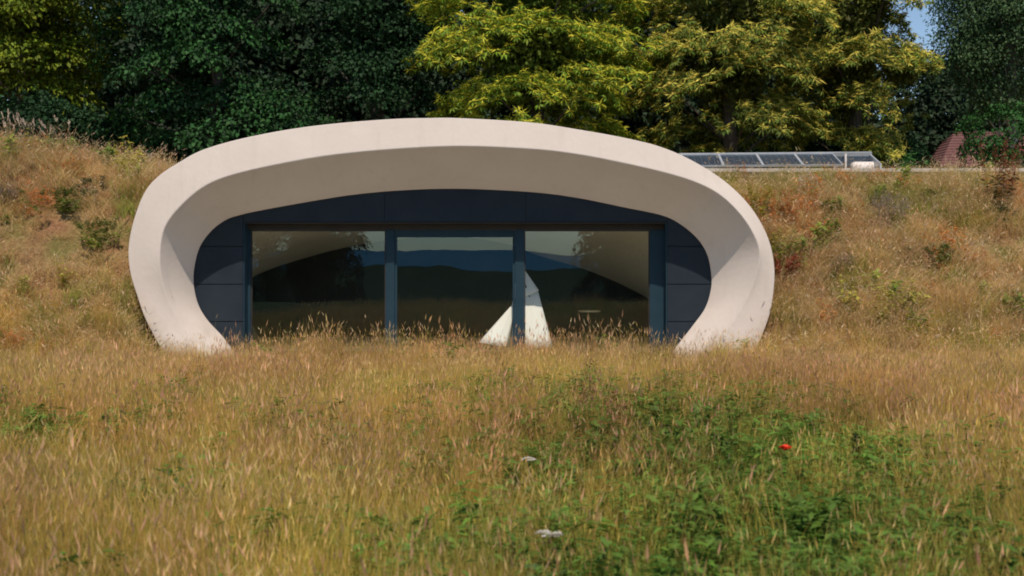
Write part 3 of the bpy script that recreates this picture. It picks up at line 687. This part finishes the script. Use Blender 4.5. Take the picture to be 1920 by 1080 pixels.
def tuft_dry(stems=34, leaves=30, h=.5, rad=.19, stem=GOLD, headc=STRAW, leafc=(.62, .46, .12), headL=.07, headW=.0048, heads=.28):
    t = Tuft()
    for _ in range(leaves):
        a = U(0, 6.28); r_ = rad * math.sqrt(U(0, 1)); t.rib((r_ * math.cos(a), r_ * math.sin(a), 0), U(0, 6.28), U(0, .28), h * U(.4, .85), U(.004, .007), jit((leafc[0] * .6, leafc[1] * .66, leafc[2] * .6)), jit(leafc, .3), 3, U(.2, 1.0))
    for _ in range(stems):
        a = U(0, 6.28); r_ = rad * math.sqrt(U(0, 1)); az = random.gauss(.3, 1.3); hh = h * U(.55, 1.25)
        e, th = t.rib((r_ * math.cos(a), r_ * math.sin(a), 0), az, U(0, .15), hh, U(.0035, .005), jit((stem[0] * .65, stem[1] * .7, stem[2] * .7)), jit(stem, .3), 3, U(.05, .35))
        if random.random() < heads: t.head(e, az, th + .1, headL * U(.6, 1.4), headW * U(.7, 1.5), jit(headc, .3))
    return t
def tuft_green(n=38, h=.34, rad=.17, c=GREEN):
    t = Tuft()
    for _ in range(n):
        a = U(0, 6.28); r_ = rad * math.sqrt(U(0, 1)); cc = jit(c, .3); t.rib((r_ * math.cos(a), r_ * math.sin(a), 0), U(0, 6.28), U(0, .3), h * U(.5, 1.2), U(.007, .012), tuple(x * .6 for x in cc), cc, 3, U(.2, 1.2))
    return t
def tuft_herb(h=.42, c=(.16, .275, .05), n=5, L=.075):
    t = Tuft()
    for _ in range(n):
        a = U(0, 6.28); r_ = .14 * math.sqrt(U(0, 1)); p = np.array([r_ * math.cos(a), r_ * math.sin(a), 0]); hh = h * U(.6, 1.1); az = U(0, 6.28)
        e, th = t.rib(p, az, U(0, .2), hh, .006, jit(c), jit(c), 3, .2)
        for k in range(14):
            u = U(.2, 1); q = lerp(p, e, u); b = U(0, 6.28); t.leaf(q, (math.cos(b), math.sin(b), U(-.3, .7)), L * U(.6, 1.3), L * U(.3, .5), jit(c, .35))
    return t
def tuft_mat(h=.34, c=(.82, .62, .31), n=55, green=0.0):
    """matted, drooping dead grass of the banks"""
    t = Tuft()
    for _ in range(n):
        a = U(0, 6.28); r_ = .2 * math.sqrt(U(0, 1)); cc = jit((.30, .34, .07) if random.random() < green else c, .35)
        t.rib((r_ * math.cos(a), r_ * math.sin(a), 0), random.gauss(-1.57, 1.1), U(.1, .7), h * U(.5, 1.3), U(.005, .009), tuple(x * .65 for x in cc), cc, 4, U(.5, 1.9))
    for _ in range(6):
        a = U(0, 6.28); r_ = .2 * math.sqrt(U(0, 1)); az = random.gauss(-1.2, 1.2)
        e, th = t.rib((r_ * math.cos(a), r_ * math.sin(a), 0), az, U(0, .4), h * U(.9, 1.6), .004, jit(STRAWD), jit(STRAW), 4, U(.2, .8)); t.head(e, az, th + .2, U(.05, .10), .014, jit((.62, .50, .32)))
    return t

tuft_col = bpy.data.collections.new('tuft_kinds')
TK = []
def kind(t):
    i = len(TK); me = t.mesh(f'tuft_{i:02d}'); me.materials.append(M['blade']); o = bpy.data.objects.new(f'tuft_{i:02d}', me); tuft_col.objects.link(o); TK.append(o); return i
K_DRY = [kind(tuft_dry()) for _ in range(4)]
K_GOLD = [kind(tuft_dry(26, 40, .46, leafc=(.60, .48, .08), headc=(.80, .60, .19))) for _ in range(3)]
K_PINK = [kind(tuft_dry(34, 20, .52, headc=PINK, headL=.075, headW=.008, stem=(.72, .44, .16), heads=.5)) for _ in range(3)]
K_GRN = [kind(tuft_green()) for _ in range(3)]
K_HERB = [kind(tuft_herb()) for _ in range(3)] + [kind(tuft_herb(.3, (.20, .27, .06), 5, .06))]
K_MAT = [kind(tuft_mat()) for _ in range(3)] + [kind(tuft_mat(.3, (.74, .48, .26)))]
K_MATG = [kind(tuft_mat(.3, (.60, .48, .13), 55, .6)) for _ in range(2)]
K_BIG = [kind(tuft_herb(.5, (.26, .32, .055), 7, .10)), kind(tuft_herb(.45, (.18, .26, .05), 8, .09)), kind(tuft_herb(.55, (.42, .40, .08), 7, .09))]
K_RUST = [kind(tuft_herb(.35, (.55, .22, .06), 5, .06)), kind(tuft_mat(.28, (.64, .29, .11)))]

def tuft_nodes(name):
    ng = bpy.data.node_groups.new(name, 'GeometryNodeTree')
    ng.interface.new_socket('Geometry', in_out='INPUT', socket_type='NodeSocketGeometry'); ng.interface.new_socket('Geometry', in_out='OUTPUT', socket_type='NodeSocketGeometry')
    gi = ng.nodes.new('NodeGroupInput'); go = ng.nodes.new('NodeGroupOutput')
    ci = ng.nodes.new('GeometryNodeCollectionInfo'); ci.inputs['Collection'].default_value = tuft_col; ci.inputs['Separate Children'].default_value = True; ci.inputs['Reset Children'].default_value = True
    ip = ng.nodes.new('GeometryNodeInstanceOnPoints'); ip.inputs['Pick Instance'].default_value = True
    def attr(nm, ty):
        a = ng.nodes.new('GeometryNodeInputNamedAttribute'); a.data_type = ty; a.inputs['Name'].default_value = nm; return a.outputs['Attribute']
    ng.links.new(gi.outputs[0], ip.inputs['Points']); ng.links.new(ci.outputs[0], ip.inputs['Instance'])
    ng.links.new(attr('kind_index', 'INT'), ip.inputs['Instance Index'])
    er = ng.nodes.new('FunctionNodeEulerToRotation'); ng.links.new(attr('turn', 'FLOAT_VECTOR'), er.inputs[0]); ng.links.new(er.outputs[0], ip.inputs['Rotation'])
    ng.links.new(attr('size', 'FLOAT_VECTOR'), ip.inputs['Scale']); ng.links.new(ip.outputs[0], go.inputs[0])
    return ng
NG = tuft_nodes('scatter_tufts')
def scatter(name, label, P, kinds, turn, size, tint):
    me = bpy.data.meshes.new(name); n = len(P); me.vertices.add(n); me.vertices.foreach_set('co', np.asarray(P, np.float32).ravel())
    me.attributes.new('kind_index', 'INT', 'POINT').data.foreach_set('value', np.asarray(kinds, np.int32))
    me.attributes.new('turn', 'FLOAT_VECTOR', 'POINT').data.foreach_set('vector', np.asarray(turn, np.float32).ravel())
    me.attributes.new('size', 'FLOAT_VECTOR', 'POINT').data.foreach_set('vector', np.asarray(size, np.float32).ravel())
    c = np.ones((n, 4), np.float32); c[:, :3] = tint
    me.attributes.new('tint', 'FLOAT_COLOR', 'POINT').data.foreach_set('color', c.ravel())
    o = link(name, me, M['blade']); md = o.modifiers.new('scatter', 'NODES'); md.node_group = NG
    tag(o, label, 'grass', None, 'stuff'); return o
def pick(r, lists, weights):
    """weights (n,k): choose a list per point, then one of its members"""
    w_ = weights / weights.sum(1, keepdims=True); cum = np.cumsum(w_, 1); u = r.random((len(w_), 1)); sel = (u > cum).sum(1).clip(0, len(lists) - 1)
    return np.array([lists[s][r.integers(len(lists[s]))] for s in sel]), sel

def blocked(x, y):                                           # inside the shell's legs or the house
    d = np.abs(x - HX)
    return ((y > -.05) & (y < 1.5) & (d > 3.95) & (d < 5.95)) | ((y > .90) & (y < 8.2) & (d < np.where(x < 0, 6.3, 5.7)))
def meadow():
    r = np.random.default_rng(77); pts = []
    for y0, y1, dens in ((-18.5, -13, 95), (-13, -8, 80), (-8, -1.2, 70), (-2.5, -1.5, 60), (-1.2, 1.45, 70)):
        hw0 = 13.0 if y0 < -1.3 else 6.6; half = lambda y: np.minimum((y + 22) * .47 + 1.2, 13)
        n = int((y1 - y0) * 2 * hw0 * dens); x = r.uniform(-hw0, hw0, n); y = r.uniform(y0, y1, n); pts.append(np.stack([x, y], 1)[np.abs(x) < half(y)])
    p = np.concatenate(pts); x, y = p.T; keep = ~blocked(x, y)
    on_pave = (y > -1.45) & (y < .95) & (np.abs(x - HX) < 4.65); keep &= ~(on_pave & (r.random(len(x)) > .035))
    keep &= (y < -.9) | (np.abs(x - HX) < 5.6); x, y = x[keep], y[keep]; n = len(x)
    z = height(x, y)
    gpatch = np.exp(-(((x - 1.6 - (y + 12) * .07) / (1.55 + .09 * (y + 14))) ** 2 + (np.where(y < -13, (y + 13) / 9.0, (y + 13) / 5.2)) ** 2) ** 1.2)
    gpatch = gpatch * (.65 + .7 * fbm(x * 1.4, y * 1.4, 31)); small = sstep(.6, .78, fbm(x * .9 + 7, y * .9, 41)) * .55
    gpatch = np.clip(np.maximum(gpatch, small * (y < -6)), 0, 1)
    pinkz = sstep(.45, .7, fbm(x * .45, y * .6, 51)) * .8 + .9 * np.exp(-((y + 5.0) / 1.6) ** 2) * sstep(2.0, 4.5, np.abs(x))
    gold = sstep(.35, .65, fbm(x * .6 + 3, y * .5, 61))
    olive = sstep(.42, .66, fbm(x * .55 + 11, y * .4, 87))
    W = np.stack([.9 + 0 * x, .3 + 1.1 * gold, .25 + 1.2 * pinkz, .32 + 1.3 * olive + .4 * sstep(-8, -13, y) + 2.6 * gpatch, .06 + .25 * olive + 3.6 * gpatch], 1)
    W[:, :3] *= (1 - .75 * gpatch)[:, None]
    kd, sel = pick(r, [K_DRY, K_GOLD, K_PINK, K_GRN, K_HERB], W)
    la = fbm(x * .35, y * .35, 131) * 12; lm = .05 + .42 * sstep(.5, .8, fbm(x * .7, y * .7, 133))      # wind-leant patches
    turn = np.stack([r.normal(size=n) * .08 + lm * np.cos(la), r.normal(size=n) * .08 + lm * np.sin(la), r.random(n) * 6.283], 1)
    s = r.uniform(.75, 1.25, n) * (.85 + .35 * fbm(x * .5, y * .5, 71)); s = r.uniform(.6, 1.2, n) * (.75 + .45 * fbm(x * .6, y * .6, 71)) * (1.05 - .38 * sstep(-7.0, -1.0, y))
    s = np.where((y > -2.6) & (np.abs(x - HX) < 4.9), s * np.where(r.random(n) < .3, r.uniform(1.45, 2.0, n), 1.32), s)
    s = np.where((y > -2.6) & (np.abs(np.abs(x - HX) - 5.1) < 1.2), s * .78, s)
    size = np.stack([s * 1.1, s * 1.1, s], 1)
    v = (.62 + .58 * fbm(x * .8, y * .8, 81)) * (.85 + .3 * fbm(x * .25, y * .25, 83)) * r.uniform(.85, 1.15, n); nr_ = sstep(-6, -12, y); rd = sstep(.5, .72, fbm(x * .3 + 5, y * .5, 151)); tint = np.stack([v * (1 + .06 * rd), v * (.99 + .08 * r.random(n)) * (1 - .08 * rd), v * r.uniform(.8, 1.05, n) * (1 - .02 * nr_)], 1)
    scatter('meadow_grass', 'tall dry golden meadow grass with green herbs in front of the house', np.stack([x, y, z - .01], 1), kd, turn, size, tint)
meadow()
def banks():
    for nm, lab, x0, x1, seed in (('bank_grass', 'matted dry grass on the steep bank left of the arch', -15.5, -6.3, 5), ('bank_grass', 'rusty and green rough growth on the bank right of the arch', 3.7, 17.5, 6)):
        r = np.random.default_rng(seed); y0, y1 = -1.6, (5.6 if x0 < 0 else 5.1); n = int((x1 - x0) * (y1 - y0) * 62)
        x = r.uniform(x0, x1, n); y = r.uniform(y0, y1, n); k_ = (~blocked(x, y)) & ~((y > -.1) & (y < 8) & (np.abs(x - HX) < 5.6)) & (np.abs(x) < (y + 22) * .47 + 1.0)
        bare = sstep(.60, .70, fbm(x * .9, y * .9, 91)) * (y > .2) * (y < 4.2)
        k_ &= r.random(n) > bare * .88; x, y = x[k_], y[k_]; n = len(x)
        gr = sstep(.5, .68, fbm(x * .9 + 20, y * .9, 101)); ru = sstep(.52, .7, fbm(x * .8 + 40, y * .8, 111)) * (.6 if x0 > 0 else .25)
        foot = sstep(.6, -.9, y); top = sstep(3.3, 4.6, y) * (x0 > 0)
        W = np.stack([1.1 + 0 * x, .35 + 2.2 * gr + 1.5 * top, .06 + 1.2 * ru, .05 + .9 * gr, 1.6 * foot, .5 * foot + .2, .012 + .16 * sstep(.56, .74, fbm(x * 1.1 + 60, y * 1.1, 171)) * (y > -.6)], 1)
        kd, sel = pick(r, [K_MAT, K_MATG, K_RUST, K_GRN, K_DRY, K_PINK, K_BIG], W)
        turn = np.stack([r.normal(size=n) * .12 + .12, r.normal(size=n) * .12, r.normal(size=n) * .7], 1); turn[:, 2] = np.where((sel == 3) | (sel == 4), r.random(n) * 6.283, turn[:, 2])
        s = r.uniform(.6, 1.55, n) * (.7 + .6 * fbm(x * 1.6, y * 1.6, 141)); s = np.where((sel == 4) | (sel == 5), s * .75, s); s = np.where(y > 4.2, s * .8, s)
        v = (.80 + .60 * fbm(x * 1.3, y * 1.3, 121)) * r.uniform(.85, 1.15, n); tint = np.stack([v, v, v * r.uniform(.9, 1.1, n)], 1)
        scatter(nm, lab, np.stack([x, y, height(x, y) - .02], 1), kd, turn, np.stack([s * 1.1, s * 1.1, s], 1), tint)
banks()
def roof_grass():
    r = np.random.default_rng(9); n = 5200; x = r.uniform(-20, 24, n); y = r.uniform(6.5, 15, n); k_ = (~blocked(x, y)); x, y = x[k_], y[k_]; n = len(x)
    kd, sel = pick(r, [K_GRN, K_MATG, K_DRY], np.tile([1.0, 1.0, .6], (n, 1)))
    s = r.uniform(.6, 1.1, n); tint = np.tile([[.6, .7, .6]], (n, 1)) * r.uniform(.8, 1.1, (n, 1))
    scatter('plateau_grass', 'rough grass on the level ground under the trees', np.stack([x, y, height(x, y) - .02], 1), kd, np.stack([0 * x, 0 * x, r.random(n) * 6.28], 1), np.stack([s, s, s], 1), tint)
roof_grass()

# ------------------------------------------------------------------ single plants that stand out
def plant(name, label, cat, loc, t, parts=None, group=None, mat='plant'):
    root = empty(name, loc); tag(root, label, cat, group)
    link('foliage', t.mesh('foliage'), M[mat], root)['kind'] = 'stuff'
    for nm, tt in (parts or []): link(nm, tt.mesh(nm), M[mat], root)['kind'] = 'stuff'
    return root
def on_ground(px, py, hz=.0):
    """the place on the meadow under a photo pixel, hz above the soil"""
    y = -16.0
    for _ in range(60):
        x = (px - 960) / FPX * (y + 22); zz = float(height(x, y)) + hz; want = CAMZ - (py - HOR) / FPX * (y + 22)
        if want <= zz + .004: break
        y += .5 * (want - zz) / max((py - HOR) / FPX, .02) * .6 if py > HOR + 40 else .2
    return (x, y, float(height(x, y)))
def on_bank(px, py):
    y = -2.0
    while y < 5.2:
        x, _, z = at(px, py, y)
        if z <= float(height(x, y)): break
        y += .03
    return (x, y, float(height(x, y)))

def poppy(px, py, label, c=(.85, .055, .02), s=1.0):
    loc = on_ground(px, py, .52 * s); st = Tuft(); st.rib((0, 0, 0), 1.2, .05, .5 * s, .006, (.08, .12, .03), (.09, .13, .03), 4, .1)
    for k in range(4): st.leaf((0, 0, .08 + .05 * k), (math.cos(k * 2.2), math.sin(k * 2.2), .5), .12, .03, jit((.06, .12, .03)))
    fl = Tuft()
    for k in range(5):
        a = k * 1.257; 
        for q in (-.35, 0, .35): fl.leaf((0, 0, .495 * s), (math.cos(a + q), math.sin(a + q), 1.3 if k % 2 else .7), .062 * s, .055 * s, jit(c, .15))
    ct = Tuft()
    for k in range(6): ct.leaf((0, 0, .497 * s), (math.cos(k) * .6, math.sin(k) * .6, 1), .018 * s, .01, (.01, .012, .008))
    plant('poppy', label, 'flower', loc, st, [('petals', fl), ('flower_centre', ct)])
poppy(1473, 838, 'single red poppy in the green patch at lower right')
poppy(1221, 731, 'small orange-red poppy standing at the far edge of the green patch', (.50, .10, .03), .8)

def umbel(px, py, label, s=1.0, wd=.13):
    loc = on_ground(px, py, .5 * s); st = Tuft(); st.rib((0, 0, 0), .4, .04, .47 * s, .008, (.09, .12, .03), (.13, .15, .05), 4, .08)
    for k in range(5): st.leaf((0, 0, .06 + .06 * k), (math.cos(k * 2.4), math.sin(k * 2.4), .4), .13, .05, jit((.06, .11, .03)))
    fl = Tuft()
    for k in range(26):
        a = U(0, 6.28); rr_ = wd * math.sqrt(U(0, 1)) * s; q = np.array([rr_ * math.cos(a), rr_ * .8 * math.sin(a), .495 * s + .02 * (1 - (rr_ / wd) ** 2)])
        for j in range(3): fl.leaf(q, (math.cos(j * 2.1), math.sin(j * 2.1), .25), .018, .016, jit((.72, .68, .60), .15))
        if k % 3 == 0: st.rib((0, 0, .44 * s), a, .9, rr_ + .02, .003, (.11, .13, .05), (.12, .14, .05), 2, -.2)
    plant('white_umbel', label, 'flower', loc, st, [('flower_head', fl)], 'white flower heads in the meadow')
umbel(1020, 1000, 'larger white flower head, low in the foreground', 1.0, .05)
umbel(1044, 1003, 'smaller white flower head just right of the larger one', .95, .026)
umbel(990, 861, 'pale flower head in the middle of the meadow, farther back than the white pair', 1.0, .05)

def spire(name, label, cat, loc, h, stems, c, headc, spread=.12, leafL=.12, hd=.45, lean=.12, group=None, blob=.03, dens=55):
    st = Tuft(); hd_ = Tuft()
    for _ in range(stems):
        p = (random.gauss(0, spread), random.gauss(0, spread), 0); hh = h * U(.75, 1.1); az = U(0, 6.28); le = U(0, lean)
        e, th = st.rib(p, az, le, hh, .012, jit(c), jit(c), 5, .15)
        for k in range(9):
            q = lerp(np.array(p), e, U(.08, .6)); b = U(0, 6.28); st.leaf(q, (math.cos(b), math.sin(b), U(-.2, .6)), leafL * U(.6, 1.3), leafL * .33, jit(c, .3))
        for k in range(dens):
            u = 1 - hd * U(0, 1); q = lerp(np.array(p), e, u) + np.array([random.gauss(0, blob), random.gauss(0, blob), random.gauss(0, .01)]); hd_.leaf(q, (random.gauss(0, 1), random.gauss(0, 1), U(-.2, 1)), .035, .026, jit(headc, .3))
    return plant(name, label, cat, loc, st, [('seed_heads', hd_)], group)
spire('dock_plant', 'tall reddish dock at the right edge standing above the coping', 'plant', on_bank(1884, 400), 1.45, 9, (.09, .08, .03), (.26, .07, .045), .14, .18, .55, .12, None, .04, 150)
spire('dock_plant', 'brown dock seed spike in front of the tent', 'plant', on_ground(1108, 800, 0.1), .85, 2, (.11, .105, .035), (.17, .12, .045), .05, .1, .5)
spire('dock_plant', 'rusty dock spike at the left edge of the green patch', 'plant', on_ground(1150, 860, .1), .75, 2, (.11, .10, .03), (.26, .12, .05), .05, .1, .5)
spire('dock_plant', 'dark spire of leaves right of the poppy', 'plant', on_ground(1612, 900, .1), .62, 1, (.035, .075, .02), (.03, .07, .02), .01, .10, .45, .05, None, .018, 80)
spire('tall_weed', 'yellowish weed with white tufts on the bank below the solar panels', 'plant', on_bank(1525, 400), 1.0, 9, (.34, .27, .04), (.55, .48, .36), .12, .13, .25, .3, None, .03, 26)
spire('tall_weed', 'leafy yellow-green weed against the right shoulder of the arch', 'plant', on_bank(1432, 420), .85, 18, (.26, .26, .03), (.36, .30, .05), .24, .16, .3, .4)
spire('tall_weed', 'broad-leaved green weed against the right side of the arch', 'plant', on_bank(1450, 500), .75, 16, (.20, .22, .035), (.32, .26, .06), .22, .17, .3, .5)
spire('rusty_weed', 'rusty orange weed on the upper right bank near the arch', 'plant', on_bank(1472, 425), .8, 24, (.50, .19, .05), (.55, .22, .07), .32, .12, .5, .5)
spire('rusty_weed', 'dark red weed low against the right side of the arch', 'plant', on_bank(1474, 530), .55, 10, (.28, .06, .04), (.42, .09, .06), .1, .10, .5, .4)
spire('green_weed', 'clump of green leaves on the bare right bank', 'plant', on_bank(1755, 500), .45, 14, (.13, .20, .035), (.09, .14, .03), .2, .16, .2, .6)
spire('green_weed', 'small dark green clump high on the bare right bank', 'plant', on_bank(1738, 385), .35, 6, (.05, .08, .025), (.06, .09, .02), .1, .10, .2, .5)
spire('green_weed', 'dark green weed at the foot of the reddish dock', 'plant', on_bank(1890, 440), .7, 7, (.045, .075, .025), (.06, .08, .03), .2, .14, .2, .5)
spire('green_weed', 'green leafy clump in the middle of the left bank', 'plant', on_bank(125, 400), .55, 18, (.14, .19, .035), (.11, .14, .03), .22, .15, .2, .6)
spire('green_weed', 'green leafy clump on the left bank close to the arch', 'plant', on_bank(208, 470), .6, 18, (.17, .22, .035), (.12, .15, .03), .2, .15, .2, .6)
spire('green_weed', 'grey-green clump high on the left bank near the arch', 'plant', on_bank(180, 372), .45, 8, (.085, .10, .05), (.10, .11, .05), .18, .12, .2, .6)
spire('green_weed', 'green weed rising from the crest of the left bank', 'plant', on_bank(110, 262), .9, 8, (.07, .11, .03), (.12, .12, .05), .25, .2, .2, .5)
spire('green_weed', 'yellowish green weed on the left crest nearest the arch', 'plant', on_bank(232, 285), .75, 5, (.11, .14, .03), (.16, .16, .06), .15, .16, .2, .5)

def dry_shrub(label, loc, c, h=.8, w_=.55, n=420):
    t = Tuft(); tw_ = Tuft()
    for _ in range(26): tw_.rib((random.gauss(0, .06), random.gauss(0, .06), 0), U(0, 6.28), U(.1, .8), h * U(.6, 1), .010, jit((.12, .09, .07)), jit((.2, .16, .13)), 4, U(-.2, .3))
    for _ in range(n):
        u = unit(np.array([random.gauss(0, 1), random.gauss(0, 1), random.gauss(0, 1)])) * U(.4, 1) ; q = np.array([u[0] * w_, u[1] * w_ * .8, h * .55 + u[2] * h * .45])
        t.rib(q, U(0, 6.28), U(.1, 1.2), U(.1, .22), .006, jit(c, .3), jit(c, .3), 2, U(-.5, .8))
        t.leaf(q, (random.gauss(0, 1), random.gauss(0, 1), U(-.3, 1)), .06, .02, jit(c, .3))
    root = plant('dry_shrub', label, 'shrub', loc, t, [('twigs', tw_)]); return root
dry_shrub('grey dried-out shrub in the middle of the right bank', on_bank(1668, 425), (.26, .215, .185), .75, .5)
dry_shrub('small pinkish grey dead shrub low on the right bank', on_bank(1585, 520), (.30, .21, .17), .45, .28, 260)
dry_shrub('greyish dead shrub at the left edge of the left bank', on_bank(8, 390), (.20, .16, .14), .5, .35, 260)
# plumed tall grass on the left crest
for px, py, lab in ((20, 250, 'leftmost tall plumed grass leaning on the left crest'), (70, 250, 'second tall plumed grass from the left on the crest'), (112, 262, 'third tall plumed grass from the left on the crest'), (285, 300, 'short plumed grass on the left crest touching the arch')):
    t = Tuft(); hd_ = Tuft(); loc = on_bank(px, py); big = px < 200
    for k in range(9):
        az = random.gauss(2.9, .5); p = (random.gauss(0, .1), random.gauss(0, .1), 0); h_ = (1.0 if big else .42) * U(.7, 1.1)
        e, th = t.rib(p, az, U(.2, .5) if big else U(0, .3), h_, .011, (.22, .18, .08), (.34, .27, .15), 5, .15)
        for j in range(10): hd_.head(lerp(np.array(p), e, U(.82, 1.02)), az + random.gauss(0, .4), th + random.gauss(0, .3), U(.06, .12), .022, jit((.55, .45, .34)))
    plant('plumed_grass', lab, 'grass', loc, t, [('plumes', hd_)], 'plumed grasses on the left crest')
# stray tall stems in front of the glazing and on the coping
def stems(name, label, loc, n, h, c, spread, headc=(.50, .40, .24), hl=.12, grp=None):
    t = Tuft(); hd_ = Tuft()
    for _ in range(n):
        p = (random.gauss(0, spread), random.gauss(0, spread * .5), 0); az = U(0, 6.28); e, th = t.rib(p, az, U(0, .15), h * U(.7, 1.15), .008, jit(c), jit(c), 4, U(.1, .4))
        hd_.head(e, az, th + .3, hl * U(.6, 1.2), .02, jit(headc))
    return plant(name, label, 'grass', loc, t, [('seed_heads', hd_)], grp)
SG = 'tall seeding grasses in front of the glazing'
for px, dy, n_, h_, lab in ((620, .3, 2, .82, 'lone tall seed stem before the left window'), (700, .4, 5, .80, 'bunch of pale seed stems left of the left mullion'), (765, .2, 6, .66, 'pale seed stems right of the left mullion'),
                            (1075, .3, 7, .70, 'seed stems right of the tent'), (1150, .4, 12, .74, 'widest bunch of pale seed stems before the right window'), (398, .9, 1, .98, 'single bowed pale stem before the left cladding'),
                            (540, .3, 6, .58, 'seed stems at the left end of the left window'), (860, .2, 8, .58, 'seed stems before the middle of the sliding door')):
    x = at(px, 0, dy)[0]; stems('seeding_grass', lab, (x, dy, float(height(x, dy))), n_, h_, (.50, .38, .16), .22 if n_ > 3 else .05, grp=SG)
for px, py, n_, h_, lab in ((1527, 330, 3, .6, 'thin straw stems crossing the solar panels'), (1700, 330, 6, .45, 'thin straw stems above the coping right of the tank'), (1345, 335, 8, .45, 'straw stems by the shoulder of the arch')):
    stems('seeding_grass', lab, on_bank(px, py), n_, h_, (.30, .22, .11), .2, grp='thin stems along the coping')
